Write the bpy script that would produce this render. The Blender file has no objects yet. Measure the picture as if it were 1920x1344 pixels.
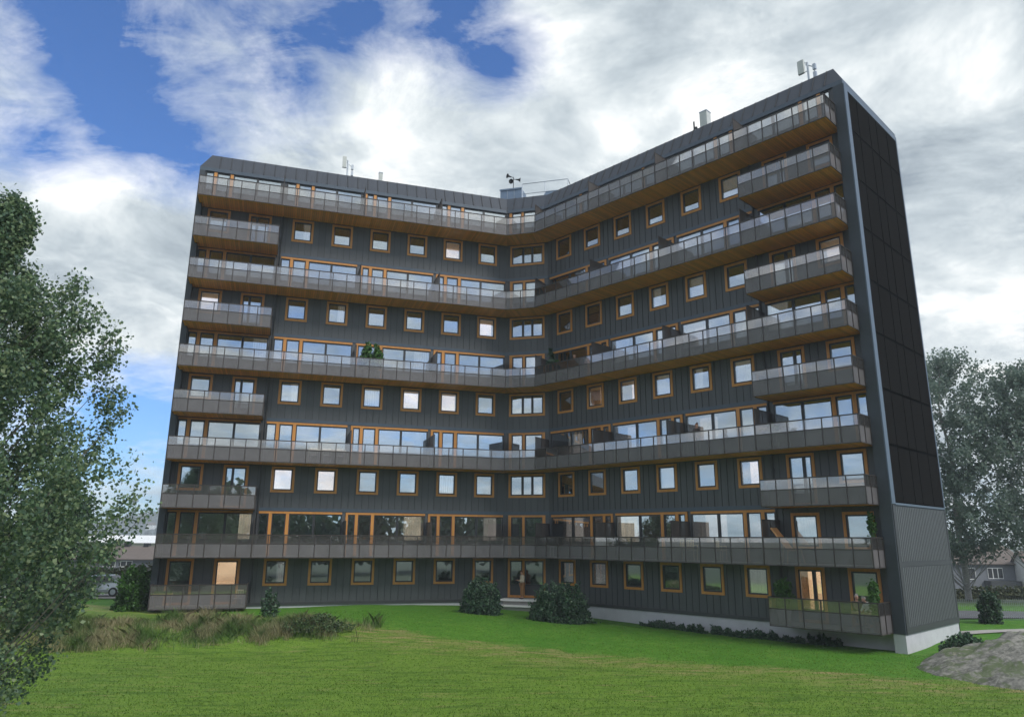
import bpy, bmesh, math, random
import numpy as np
from mathutils import Vector, Matrix, noise

R = math.radians
S = bpy.context.scene
COL = S.collection
random.seed(7)
rng = np.random.default_rng(11)

# ------------------------------------------------------------------ camera
cam_d = bpy.data.cameras.new("camera")
cam = bpy.data.objects.new("camera", cam_d)
COL.objects.link(cam)
CAM_Z = 3.859
cam_d.sensor_width = 36.0
cam_d.lens = 25.76
cam_d.clip_start = 0.1
cam_d.clip_end = 12000
cam.matrix_world = (Matrix.Translation((0, 0, CAM_Z))
                    @ Matrix.Rotation(R(90 + 13.904), 4, 'X') @ Matrix.Rotation(0.0068, 4, 'Z'))
S.camera = cam
S.view_settings.view_transform = 'Standard'
S.view_settings.look = 'None'
S.view_settings.exposure = 0.5
S.view_settings.gamma = 1.0
S.render.engine = 'CYCLES'
S.cycles.use_denoising = True
S.cycles.max_bounces = 8
S.cycles.transparent_max_bounces = 24
S.cycles.caustics_reflective = False
S.cycles.caustics_refractive = False
S.cycles.sample_clamp_indirect = 6.0

# ------------------------------------------------------------------ sun and sky
SUN_AZ, SUN_EL = 128.0, 46.0          # azimuth clockwise from +Y (the way the photo looks)
sd = Vector((math.sin(R(SUN_AZ)) * math.cos(R(SUN_EL)), math.cos(R(SUN_AZ)) * math.cos(R(SUN_EL)), math.sin(R(SUN_EL))))
sun_d = bpy.data.lights.new("sun", 'SUN')
sun_d.energy = 1.9
sun_d.angle = R(22)
sun_d.color = (1.0, 0.975, 0.94)
sun = bpy.data.objects.new("sun", sun_d)
COL.objects.link(sun)
sun.rotation_euler = (-sd).to_track_quat('-Z', 'Y').to_euler()


class NT:
    """tiny helper for node trees"""
    def __init__(self, tree):
        self.t = tree
        self.n = tree.nodes
        self.l = tree.links

    def node(self, typ, **kw):
        nd = self.n.new(typ)
        for k, v in kw.items():
            setattr(nd, k, v)
        return nd

    def put(self, sock, v):
        if isinstance(v, bpy.types.NodeSocket):
            self.l.new(v, sock)
        elif v is not None:
            if hasattr(sock, 'default_value') and isinstance(v, (tuple, list)) and len(v) == 3 and sock.type == 'RGBA':
                v = (*v, 1.0)
            sock.default_value = v

    def math(self, op, a, b=None, c=None, clamp=False):
        nd = self.node('ShaderNodeMath', operation=op, use_clamp=clamp)
        self.put(nd.inputs[0], a)
        if b is not None: self.put(nd.inputs[1], b)
        if c is not None: self.put(nd.inputs[2], c)
        return nd.outputs[0]

    def vmath(self, op, a, b=None):
        nd = self.node('ShaderNodeVectorMath', operation=op)
        self.put(nd.inputs[0], a)
        if b is not None: self.put(nd.inputs[1], b)
        return nd.outputs['Value'] if op in ('DOT_PRODUCT', 'LENGTH') else nd.outputs[0]

    def mix(self, f, a, b, blend='MIX'):
        nd = self.node('ShaderNodeMix', data_type='RGBA', blend_type=blend)
        self.put(nd.inputs['Factor'], f)
        self.put(nd.inputs['A'], a) if False else self.put([s for s in nd.inputs if s.name == 'A' and s.type == 'RGBA'][0], a)
        self.put([s for s in nd.inputs if s.name == 'B' and s.type == 'RGBA'][0], b)
        return [s for s in nd.outputs if s.type == 'RGBA'][0]

    def noise(self, vec, scale, detail=4.0, rough=0.55, dist=0.0):
        nd = self.node('ShaderNodeTexNoise')
        if vec is not None: self.put(nd.inputs['Vector'], vec)
        nd.inputs['Scale'].default_value = scale
        nd.inputs['Detail'].default_value = detail
        nd.inputs['Roughness'].default_value = rough
        nd.inputs['Distortion'].default_value = dist
        return nd.outputs['Fac']

    def ramp(self, f, a, b, lo=0.0, hi=1.0, smooth=True):
        nd = self.node('ShaderNodeMapRange', interpolation_type='SMOOTHSTEP' if smooth else 'LINEAR')
        self.put(nd.inputs['Value'], f)
        nd.inputs['From Min'].default_value = a
        nd.inputs['From Max'].default_value = b
        nd.inputs['To Min'].default_value = lo
        nd.inputs['To Max'].default_value = hi
        return nd.outputs['Result']


def azel(az, el):
    return (math.sin(R(az)) * math.cos(R(el)), math.cos(R(az)) * math.cos(R(el)), math.sin(R(el)))


w = bpy.data.worlds.new("World")
S.world = w
w.use_nodes = True
T = NT(w.node_tree)
for nd in list(T.n):
    T.n.remove(nd)
sky = T.node('ShaderNodeTexSky', sky_type='NISHITA')
sky.sun_disc = False
sky.sun_elevation = R(SUN_EL)
sky.sun_rotation = R(SUN_AZ)
sky.altitude = 50
sky.air_density = 1.0
sky.dust_density = 0.4
sky.ozone_density = 2.5
geo = T.node('ShaderNodeTexCoord')
D = T.vmath('NORMALIZE', geo.outputs['Generated'])
sep = T.node('ShaderNodeSeparateXYZ')
T.put(sep.inputs[0], D)
zz = T.math('ADD', T.math('MAXIMUM', sep.outputs['Z'], 0.0), 0.22)
comb = T.node('ShaderNodeCombineXYZ')
T.put(comb.inputs[0], T.math('DIVIDE', sep.outputs['X'], zz))
T.put(comb.inputs[1], T.math('DIVIDE', sep.outputs['Y'], zz))
PL = comb.outputs[0]


def blobs(lst):
    tot = None
    for az, el, rad, wt in lst:
        d = T.vmath('DOT_PRODUCT', D, azel(az, el))
        k = 1.0 / (1 - math.cos(R(rad)))
        e = T.math('EXPONENT', T.math('MULTIPLY', T.math('SUBTRACT', d, 1.0), k))
        e = T.math('MULTIPLY', e, wt)
        tot = e if tot is None else T.math('ADD', tot, e)
    return tot


# where the cloud decks and the blue gaps hang in the sky (azimuth, elevation, radius, weight)
cover = blobs([(-10, 28.5, 6, .42), (0, 27, 6, .34), (9, 32, 7, .36), (20, 33, 10, .42), (34, 25, 12, .50), (33, 12, 10, .36),
               (20, 42, 9, .22), (-34, 19, 6, .44), (-28, 17, 5.5, .30), (-31, 13, 6, .18), (-20, 29, 5, .12), (-38, 29, 4, .10),
               (-26, 36, 5, -.10), (-14.5, 36.8, 4.5, -.34), (-6, 38.8, 4.5, -.36), (-0.5, 35.3, 3.0, -.46), (-31, 27.3, 3.4, -.40), (-24.5, 25.6, 3.6, -.50), (-19, 33, 3, -.22), (-35, 34, 5, -.26),
               (-36, 25, 2.6, -.36), (-27.9, 8.5, 5, -.55), (-29, 15.5, 1.6, -.2), (-33, 35, 6, -.06), (-20, 20, 5, .25),
               (180, 65, 40, .26), (180, 20, 40, .08)])
n1 = T.noise(PL, 1.9, 12.0, 0.60, 0.35)
n2 = T.noise(T.vmath('ADD', PL, (3.7, 1.9, 0.4)), 6.0, 12.0, 0.68, 0.6)
n4 = T.noise(T.vmath('MULTIPLY', PL, (2.6, 4.6, 1)), 2.0, 12.0, 0.68, 1.0)
dens = T.math('ADD', T.math('ADD', T.math('MULTIPLY', n1, 1.25), T.math('MULTIPLY', n2, 0.55)), cover)
dens = T.math('ADD', dens, T.math('MULTIPLY', n4, 0.56))
mask = T.math('POWER', T.ramp(dens, 0.86, 1.40, smooth=False), 0.9)
# light and dark inside the clouds
glow = blobs([(-11.5, 30.0, 3.0, .20), (-9, 28.5, 2.0, .12), (-14, 30.5, 1.8, .14), (8.6, 30.4, 2.0, .22), (6.5, 32.5, 1.6, .12), (5, 34, 4, .20), (-33.5, 22.7, 2.5, .30), (15, 33, 5, .10), (-27, 12, 5, .22), (35, 17, 7, .15), (37, 28, 5, .12),
              (-2, 27.5, 4, -.12), (28, 36, 8, -.12), (27, 30, 6, -.10), (20, 40, 6, -.10), (-31, 18, 4, -.14), (-26, 20, 4, -.05),
              (-36, 17, 4, -.10), (180, 50, 70, .10)])
n3 = T.noise(T.vmath('ADD', PL, (0.15, 0.12, 0.0)), 2.6, 12.0, 0.62, 0.45)
shade = T.math('ADD', T.math('ADD', 0.56, T.math('MULTIPLY', T.math('SUBTRACT', n3, 0.5), 2.3)), glow)
shade = T.math('ADD', shade, T.math('MULTIPLY', T.math('SUBTRACT', n2, 0.5), 0.85))
shade = T.math('ADD', shade, T.math('MULTIPLY', T.math('SUBTRACT', mask, 1.0), -0.22))
cr = T.node('ShaderNodeValToRGB')
T.put(cr.inputs[0], shade)
els = cr.color_ramp.elements
els[0].position = 0.08
els[0].color = (2.7, 3.2, 3.7, 1)
els[1].position = 1.0
els[1].color = (9.4, 9.5, 9.4, 1)
e_ = els.new(0.45); e_.color = (4.6, 5.2, 5.6, 1)
e_ = els.new(0.72); e_.color = (6.6, 7.1, 7.3, 1)
skyblue = T.mix(1.0, sky.outputs[0], (0.58, 0.90, 1.34, 1), 'MULTIPLY')
skycol = T.mix(mask, skyblue, cr.outputs[0])
bg = T.node('ShaderNodeBackground')
T.put(bg.inputs[0], skycol)
bg.inputs[1].default_value = 0.092
out = T.node('ShaderNodeOutputWorld')
T.l.new(bg.outputs[0], out.inputs[0])


# ------------------------------------------------------------------ materials
def mat(name, base=(.5, .5, .5), rough=.6, metal=0.0, spec=.5, var=.12, vscale=3.0, bump=0.0, bscale=20.0, stretch=None, coord='Object'):
    m = bpy.data.materials.new(name)
    m.use_nodes = True
    t = NT(m.node_tree)
    p = t.n['Principled BSDF']
    tc = t.node('ShaderNodeTexCoord')
    v = tc.outputs[coord]
    if stretch:
        v = t.vmath('MULTIPLY', v, stretch)
    n = t.noise(v, vscale, 6.0, .6)
    f = t.ramp(n, .25, .75, 1 - var, 1 + var, False)
    c = t.vmath('MULTIPLY', base, None) if False else None
    cc = t.node('ShaderNodeCombineXYZ')
    for i in range(3):
        t.put(cc.inputs[i], t.math('MULTIPLY', f, base[i]))
    t.l.new(cc.outputs[0], p.inputs['Base Color'])
    p.inputs['Roughness'].default_value = rough
    p.inputs['Metallic'].default_value = metal
    p.inputs['Specular IOR Level'].default_value = spec
    if bump > 0:
        b = t.node('ShaderNodeBump')
        b.inputs['Strength'].default_value = bump
        b.inputs['Distance'].default_value = .02
        t.put(b.inputs['Height'], t.noise(v, bscale, 5.0, .6))
        t.l.new(b.outputs[0], p.inputs['Normal'])
    return m


def mat_planks(name, base, width, rough=.55, axis=0, var=.22, groove=.35):
    """boards laid side by side along UV axis"""
    m = bpy.data.materials.new(name)
    m.use_nodes = True
    t = NT(m.node_tree)
    p = t.n['Principled BSDF']
    tc = t.node('ShaderNodeTexCoord')
    s = t.node('ShaderNodeSeparateXYZ')
    t.put(s.inputs[0], tc.outputs['UV'])
    a = t.math('DIVIDE', s.outputs[axis], width)
    idx = t.math('FLOOR', a)
    fr = t.math('FRACT', a)
    wn = t.node('ShaderNodeTexWhiteNoise', noise_dimensions='1D')
    t.put(wn.inputs['W'], idx)
    f = t.math('MULTIPLY_ADD', wn.outputs['Value'], 2 * var, 1 - var)
    g = t.node('ShaderNodeTexNoise')
    vv = t.vmath('MULTIPLY', tc.outputs['UV'], (40, 3, 1) if axis == 0 else (3, 40, 1))
    t.put(g.inputs['Vector'], vv)
    g.inputs['Scale'].default_value = 1.0
    g.inputs['Detail'].default_value = 4
    f = t.math('MULTIPLY', f, t.ramp(g.outputs['Fac'], .2, .8, .85, 1.15, False))
    edge = t.math('LESS_THAN', t.math('MINIMUM', fr, t.math('SUBTRACT', 1.0, fr)), .05)
    f = t.math('MULTIPLY', f, t.math('SUBTRACT', 1.0, t.math('MULTIPLY', edge, groove)))
    cc = t.node('ShaderNodeCombineXYZ')
    for i in range(3):
        t.put(cc.inputs[i], t.math('MULTIPLY', f, base[i]))
    t.l.new(cc.outputs[0], p.inputs['Base Color'])
    p.inputs['Roughness'].default_value = rough
    return m


def mat_glass(name, refl, tint, through, rough=.01, wav=0.0, veil=0.0):
    """a coated pane: part mirror, part see-through"""
    m = bpy.data.materials.new(name)
    m.use_nodes = True
    t = NT(m.node_tree)
    for nd in list(t.n):
        if nd.type == 'BSDF_PRINCIPLED':
            t.n.remove(nd)
    o = [x for x in t.n if x.type == 'OUTPUT_MATERIAL'][0]
    g = t.node('ShaderNodeBsdfGlossy')
    g.inputs['Color'].default_value = (*tint, 1)
    g.inputs['Roughness'].default_value = rough
    tr = t.node('ShaderNodeBsdfTransparent')
    tr.inputs['Color'].default_value = (*through, 1)
    if wav > 0:
        b = t.node('ShaderNodeBump')
        b.inputs['Strength'].default_value = wav
        b.inputs['Distance'].default_value = .01
        tc = t.node('ShaderNodeTexCoord')
        t.put(b.inputs['Height'], t.noise(tc.outputs['Object'], .9, 2.0, .5))
        t.l.new(b.outputs[0], g.inputs['Normal'])
    mx = t.node('ShaderNodeMixShader')
    fr = t.node('ShaderNodeFresnel')
    fr.inputs['IOR'].default_value = 1.5
    t.put(mx.inputs[0], t.math('ADD', t.math('MULTIPLY', fr.outputs[0], 1.0 - refl), refl, clamp=True))
    if veil > 0:     # a light frosting on the pane
        df = t.node('ShaderNodeBsdfDiffuse'); df.inputs['Color'].default_value = (.62, .58, .56, 1)
        m2 = t.node('ShaderNodeMixShader'); m2.inputs[0].default_value = veil
        t.l.new(tr.outputs[0], m2.inputs[1]); t.l.new(df.outputs[0], m2.inputs[2])
        tr = m2
    t.l.new(tr.outputs[0], mx.inputs[1])
    t.l.new(g.outputs[0], mx.inputs[2])
    t.l.new(mx.outputs[0], o.inputs[0])
    return m


def mat_mesh_panel(name, base, open_=.25):
    m = mat(name, base, rough=.42, var=.16, vscale=1.4, spec=.5)
    t = NT(m.node_tree)
    p = t.n['Principled BSDF']
    o = [x for x in t.n if x.type == 'OUTPUT_MATERIAL'][0]
    tr = t.node('ShaderNodeBsdfTransparent')
    mx = t.node('ShaderNodeMixShader')
    mx.inputs[0].default_value = 1 - open_
    t.l.new(tr.outputs[0], mx.inputs[1])
    t.l.new(p.outputs[0], mx.inputs[2])
    t.l.new(mx.outputs[0], o.inputs[0])
    return m


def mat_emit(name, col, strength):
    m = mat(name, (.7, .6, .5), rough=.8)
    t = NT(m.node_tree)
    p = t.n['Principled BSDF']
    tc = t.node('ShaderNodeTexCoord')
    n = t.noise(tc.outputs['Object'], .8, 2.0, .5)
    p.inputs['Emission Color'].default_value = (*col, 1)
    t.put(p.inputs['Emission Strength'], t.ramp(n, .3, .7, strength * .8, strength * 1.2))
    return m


def mat_leaf(name, cols, rough=.5, trans=.25, spec=.4):
    """leaves: every leaf takes its own shade out of cols, lets some light through"""
    m = bpy.data.materials.new(name)
    m.use_nodes = True
    t = NT(m.node_tree)
    p = t.n['Principled BSDF']
    o = [x for x in t.n if x.type == 'OUTPUT_MATERIAL'][0]
    g = t.node('ShaderNodeNewGeometry')
    r = t.node('ShaderNodeValToRGB')
    t.l.new(g.outputs['Random Per Island'], r.inputs[0])
    els = r.color_ramp.elements
    els[0].color = (*cols[0], 1)
    els[1].color = (*cols[-1], 1)
    for i, c in enumerate(cols[1:-1]):
        e = els.new((i + 1) / (len(cols) - 1))
        e.color = (*c, 1)
    t.l.new(r.outputs[0], p.inputs['Base Color'])
    p.inputs['Roughness'].default_value = rough
    p.inputs['Specular IOR Level'].default_value = spec
    tl = t.node('ShaderNodeBsdfTranslucent')
    t.l.new(r.outputs[0], tl.inputs[0])
    mx = t.node('ShaderNodeMixShader')
    mx.inputs[0].default_value = trans
    t.l.new(p.outputs[0], mx.inputs[1])
    t.l.new(tl.outputs[0], mx.inputs[2])
    t.l.new(mx.outputs[0], o.inputs[0])
    return m


M = {}
M['clad'] = mat_planks('grey_cladding', (.078, .084, .090), .43, rough=.5, axis=0, var=.07, groove=.0)
M['seam'] = mat('cladding_seam', (.03, .032, .036), .5)
M['flash'] = mat('blue_grey_flashing', (.065, .09, .12), .38, spec=.5)
M['endwall'] = mat('end_wall_metal', (.048, .058, .070), .55, spec=.35)
M['roof'] = mat('roof_metal', (.044, .052, .067), .6, spec=.35, var=.1, vscale=.8)
M['wood'] = mat('window_wood', (.60, .26, .058), .5, var=.15, vscale=6, stretch=(1, 1, .15))
M['soffit'] = mat_planks('soffit_boards', (.95, .37, .06), .14, rough=.55, axis=0, var=.16, groove=.45)
M['sash'] = mat('dark_sash', (.030, .031, .033), .4)
M['infill'] = mat('dark_infill', (.055, .058, .062), .5)
M['glass'] = mat_glass('window_glass', .40, (.86, .94, 1.0), (.85, .86, .85), wav=.06)
M['clear'] = mat_glass('rail_glass', .14, (1.0, .97, .95), (.86, .85, .84), veil=.06)
M['mesh'] = mat_mesh_panel('perforated_panel', (.185, .172, .176), .42)
M['screen'] = mat_mesh_panel('screen_panel', (.085, .075, .07), .22)
M['rail'] = mat('brown_black_metal', (.045, .036, .032), .45)
M['slab'] = mat('slab_concrete', (.3, .29, .27), .8)
M['interior'] = mat('interior_paint', (.66, .58, .50), .8)
M['intfloor'] = mat('interior_floor', (.25, .17, .10), .6)
M['curtain'] = mat('cream_curtain', (.80, .76, .68), .9)
M['curtainglow'] = mat_emit('glow_curtain_warm', (1.0, .86, .66), .42)  # the cloth itself emits, standing in for room lamps behind it
M['curtain2'] = mat_emit('glow_curtain_cool', (.9, .92, .95), .14)  # weak emission in the cloth imitates daylight falling on it
M['palewall'] = mat_emit('glow_backdrop_soft', (1.0, .85, .76), .32)  # soft emission imitates a wall under room lamps; no lamp is built
M['lit'] = mat_emit('glow_backdrop', (1.0, .60, .33), 1.15)  # warm emission on the backdrop sheet stands in for lamplight in the room
M['litw'] = mat_emit('glow_backdrop_pale', (1.0, .78, .68), .95)  # paler glow of the same kind, lamplight put into the sheet
M['plinth'] = mat('plinth_render', (.52, .52, .55), .85, var=.08, vscale=2.0, bump=.15)
M['solar'] = mat('solar_black', (.0125, .012, .012), .9, var=.05, spec=.0)
M['solarback'] = mat('solar_backing', (.0015, .0015, .0015), .9, spec=0)
M['trim'] = mat('end_wall_trim', (.09, .125, .17), .4, metal=.1)
M['endclad'] = mat('end_wall_cladding', (.10, .108, .112), .5)
M['darkband'] = mat('dark_band', (.045, .048, .05), .5)
M['steel'] = mat('galvanised_steel', (.42, .46, .5), .4, metal=.6)
M['steelblue'] = mat('blue_sheet_metal', (.16, .22, .31), .45, metal=.2)
M['white'] = mat('white_paint', (.78, .78, .76), .5)
M['offwhite'] = mat('vent_beige', (.55, .57, .54), .6)
M['black'] = mat('black_paint', (.012, .012, .013), .4)
M['woodlight'] = mat('light_wood', (.55, .36, .17), .55, vscale=8)
M['wicker'] = mat('wicker', (.80, .62, .34), .7, vscale=30)
M['terracotta'] = mat('terracotta', (.40, .17, .08), .8)
M['bark'] = mat('bark', (.10, .085, .07), .9, var=.35, vscale=6, bump=.5)
M['birchbark'] = mat('birch_bark', (.30, .29, .27), .8, var=.5, vscale=4, stretch=(1, 1, 3))
M['aspenbark'] = mat('aspen_bark', (.13, .125, .10), .8, var=.3, vscale=4)


# ------------------------------------------------------------------ mesh helpers
class MB:
    """collects shapes and links them as ONE mesh object"""
    def __init__(self):
        self.v, self.f, self.m, self.uv = [], [], [], []

    def face(self, pts, mi=0, uv=None):
        b = len(self.v)
        self.v += [tuple(p) for p in pts]
        self.f.append(tuple(range(b, b + len(pts))))
        self.m.append(mi)
        self.uv.append(uv if uv else [(0, 0)] * len(pts))

    def hexa(self, p, mi=0, uv=None):
        """p: 8 points, bottom ring 0-3, top ring 4-7"""
        b = len(self.v)
        self.v += [tuple(q) for q in p]
        for fc in ((3, 2, 1, 0), (4, 5, 6, 7), (0, 1, 5, 4), (1, 2, 6, 5), (2, 3, 7, 6), (3, 0, 4, 7)):
            self.f.append(tuple(b + i for i in fc))
            self.m.append(mi)
            self.uv.append([uv[i] for i in fc] if uv else [(0, 0)] * 4)

    def box(self, F, s0, s1, d0, d1, z0, z1, mi=0):
        """box in a facade frame: s along, d outwards, z up"""
        p = [F(s0, d0, z0), F(s1, d0, z0), F(s1, d1, z0), F(s0, d1, z0),
             F(s0, d0, z1), F(s1, d0, z1), F(s1, d1, z1), F(s0, d1, z1)]
        self.hexa(p, mi, [(s0, d0), (s1, d0), (s1, d1), (s0, d1)] * 2)

    def abox(self, x0, x1, y0, y1, z0, z1, mi=0):
        self.box(lambda a, b, c: (a, b, c), x0, x1, y0, y1, z0, z1, mi)

    def tube(self, a, b, r0, r1=None, n=8, mi=0, cap=True):
        a, b = Vector(a), Vector(b)
        r1 = r0 if r1 is None else r1
        ax = (b - a)
        if ax.length < 1e-6: return
        ax.normalize()
        q = ax.orthogonal().normalized()
        w_ = ax.cross(q)
        base = len(self.v)
        for P, r in ((a, r0), (b, r1)):
            for i in range(n):
                t = 2 * math.pi * i / n
                self.v.append(tuple(P + (q * math.cos(t) + w_ * math.sin(t)) * r))
        for i in range(n):
            j = (i + 1) % n
            self.f.append((base + i, base + j, base + n + j, base + n + i)); self.m.append(mi); self.uv.append([(0, 0)] * 4)
        if cap:
            self.f.append(tuple(base + n - 1 - i for i in range(n))); self.m.append(mi); self.uv.append([(0, 0)] * n)
            self.f.append(tuple(base + n + i for i in range(n))); self.m.append(mi); self.uv.append([(0, 0)] * n)

    def lathe(self, c, prof, n=16, mi=0, ax=(0, 0, 1)):
        """prof: list of (r, h) along the axis"""
        c, ax = Vector(c), Vector(ax).normalized()
        q = ax.orthogonal().normalized(); w_ = ax.cross(q)
        base = len(self.v)
        for r, h in prof:
            for i in range(n):
                t = 2 * math.pi * i / n
                self.v.append(tuple(c + ax * h + (q * math.cos(t) + w_ * math.sin(t)) * r))
        for k in range(len(prof) - 1):
            for i in range(n):
                j = (i + 1) % n
                self.f.append((base + k * n + i, base + k * n + j, base + (k + 1) * n + j, base + (k + 1) * n + i))
                self.m.append(mi); self.uv.append([(0, 0)] * 4)
        for k, rev in ((0, True), (len(prof) - 1, False)):
            r_ = [base + k * n + i for i in range(n)]
            if rev: r_.reverse()
            self.f.append(tuple(r_)); self.m.append(mi); self.uv.append([(0, 0)] * n)

    def build(self, name, mats, parent=None, smooth=False, uv=False, fix=True):
        me = bpy.data.meshes.new(name)
        me.from_pydata(self.v, [], self.f)
        if not isinstance(mats, (list, tuple)): mats = [mats]
        for m_ in mats: me.materials.append(m_)
        me.polygons.foreach_set('material_index', self.m)
        if uv:
            l = me.uv_layers.new(name='UVMap')
            flat = [c for f_ in self.uv for q in f_ for c in q]
            l.data.foreach_set('uv', flat)
        if smooth:
            me.polygons.foreach_set('use_smooth', [True] * len(me.polygons))
        me.update()
        if fix:
            bm = bmesh.new(); bm.from_mesh(me)
            bmesh.ops.recalc_face_normals(bm, faces=bm.faces)
            bm.to_mesh(me); bm.free()
        o = bpy.data.objects.new(name, me)
        COL.objects.link(o)
        if parent is not None: o.parent = parent
        return o


def tag(o, label=None, cat=None, group=None, kind=None):
    if label: o['label'] = label
    if cat: o['category'] = cat
    if group: o['group'] = group
    if kind: o['kind'] = kind
    return o


def thing(name, label, cat, loc=(0, 0, 0), rz=0.0, group=None):
    o = bpy.data.objects.new(name, None)
    o.empty_display_size = .3
    COL.objects.link(o)
    o.location = loc
    o.rotation_euler = (0, 0, rz)
    return tag(o, label, cat, group)


def copy_thing(o, loc, rz, label, scale=None):
    c = o.copy(); COL.objects.link(c)
    c.location = loc; c.rotation_euler = (0, 0, rz)
    if scale: c.scale = (scale,) * 3
    c['label'] = label
    for ch in list(o.children):
        k = ch.copy(); COL.objects.link(k); k.parent = c
        for g in list(ch.children):
            q = g.copy(); COL.objects.link(q); q.parent = k
    return c


# ------------------------------------------------------------------ the building's plan (metres; camera above the origin)
RIM = [Vector((-20.141, 42.870)), Vector((-0.426, 49.097)), Vector((1.557, 48.570)), Vector((16.097, 33.651))]
BD = 1.95                     # balcony depth
H = 2.8                       # storey height
ZT, ZM, ZB = 1.295, 0.745, -0.057   # rail top, mid rail, panel bottom over each floor
U = [(RIM[i + 1] - RIM[i]).normalized() for i in range(3)]
N = [Vector((u.y, -u.x)) for u in U]
VL, VR = 0.20, 0.54           # how far the end walls stand out past the first bay


def frame(O, u, n):
    def F(s, d, z):
        q = O + u * s + n * d
        return (q.x, q.y, z)
    F.O, F.u, F.n = O, u, n
    return F


FL = frame(RIM[0] - N[0] * BD, U[0], N[0])
FM = frame(RIM[1] - N[1] * BD, U[1], N[1])
FR = frame(RIM[3] - N[2] * BD, -U[2], N[2])


def bend(i, d):
    """plan point of bend i (1, 2) on the polyline at distance d in front of the facade"""
    k = BD - d
    return RIM[i] - (N[i - 1] + N[i]) * (k / (1 + N[i - 1].dot(N[i])))


def endp(side, d, ext):
    if side == 0:
        return FL.O + N[0] * d - U[0] * ext
    return FR.O + N[2] * d + U[2] * ext


def poly(d, el=0.0, er=0.0):
    return [endp(0, d, el), bend(1, d), bend(2, d), endp(1, d, er)]


SL = (bend(1, 0) - FL.O).dot(U[0])        # facade lengths
SR = (bend(2, 0) - FR.O).dot(-U[2])
SM0 = (bend(1, 0) - FM.O).dot(U[1])
SM1 = (bend(2, 0) - FM.O).dot(U[1])
RL = (RIM[1] - RIM[0]).length             # rim lengths
RR = (RIM[2] - RIM[3]).length
RM = (RIM[2] - RIM[1]).length

B = thing('apartment_block', 'ten-storey bent dark grey apartment block with timber window frames and glass-fronted balconies', 'apartment block',
          (0, 0, 0))


def zf(fl): return (fl - 1) * H


WIN = [1.22, 3.82, 6.63, 9.28, 11.92, 14.55, 17.18, 19.80]   # window centres along each wing
WW = 1.42
WB, WT = 1.06, 2.67
BAYS = [(0.19, 5.02), (5.37, 10.42), (10.64, 15.78), (15.98, 21.16)]
MWIN = (-0.26, 2.33)
LONG = (2, 4, 6, 8, 10)
SMALL = (1, 3, 5, 7, 9)


def openings(side, fl):
    """[(s0, s1, z0, z1, kind)] over the storey floor"""
    o = []
    if side == 'M':
        if fl == 1: return [(MWIN[0], MWIN[1], .18, WT, 'entrance')]
        if fl in SMALL: return [(MWIN[0], MWIN[1], WB, WT, 'mid')]
        return [(MWIN[0], MWIN[1], .02, WT + .03, 'midfront')]
    if fl in SMALL:
        for i, c in enumerate(WIN):
            if i == 1: o.append((c - .74, c + .74, .04, WT, 'door'))
            elif fl == 1 and i == 0: o.append((c - .74, c + .74, .04, WT, 'enddoor'))
            else: o.append((c - WW / 2, c + WW / 2, WB, WT, 'win'))
    else:
        for i, (a, b) in enumerate(BAYS):
            if side == 'R' and fl == 2 and i == 0:
                for c in WIN[:2]: o.append((c - .74, c + .74, .70, 2.50, 'win'))
                continue
            o.append((a, b, .02, WT + .03, 'bay%d' % i))
    return o


# ------------------------------------------------------------------ facade walls with their openings
def wall_mesh(F, s0, s1, side, name, cl):
    mb = MB()
    for fl in range(1, 11):
        z = zf(fl)
        zb, ztop = z - (.08 if fl == 1 else 0), z + H
        if fl == 10: ztop = z + 2.74
        ops = sorted(openings(side, fl))
        def q(a, b, c, d_):
            if b - a < 1e-4 or d_ - c < 1e-4: return
            mb.face([F(a, 0, c), F(b, 0, c), F(b, 0, d_), F(a, 0, d_)], 0, [(a, c), (b, c), (b, d_), (a, d_)])
        cur = s0
        if fl == 10:      # the top storey's glazing stands forward, right under the eave
            continue
        for a, b, c, d_, k in ops:
            q(cur, a, zb, ztop)
            q(a, b, zb, z + c)
            q(a, b, z + d_, ztop)
            for (A, Bp) in (((a, z + c), (b, z + c)), ((b, z + c), (b, z + d_)), ((b, z + d_), (a, z + d_)), ((a, z + d_), (a, z + c))):
                mb.face([F(A[0], 0, A[1]), F(Bp[0], 0, Bp[1]), F(Bp[0], -.22, Bp[1]), F(A[0], -.22, A[1])], 1)
            cur = b
        q(cur, s1, zb, ztop)
        # upstanding seams between the cladding boards
        if True:
            s = s0 + .2
            k = 0
            while s < s1 - .1:
                spans = [(zb + .13, ztop - .02)]
                for a, b, c, d_, kk in ops:
                    if a - .03 < s < b + .03:
                        spans = [(zb + .13, z + c - .02), (z + d_ + .02, ztop - .02)]
                for lo, hi in spans:
                    if hi - lo > .12:
                        mb.box(F, s - .011, s + .011, .001, .028, lo, hi, 1)
                k += 1
                s += (.43, .40, .47)[k % 3]
    return mb.build(name, [M['clad'], M['seam']], B, uv=True, fix=False)


wall_mesh(FL, .15, SL, 'L', 'facade_wall', 'left')
wall_mesh(FM, SM0, SM1, 'M', 'facade_wall', 'mid')
wall_mesh(FR, .0, SR, 'R', 'facade_wall', 'right')

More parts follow.
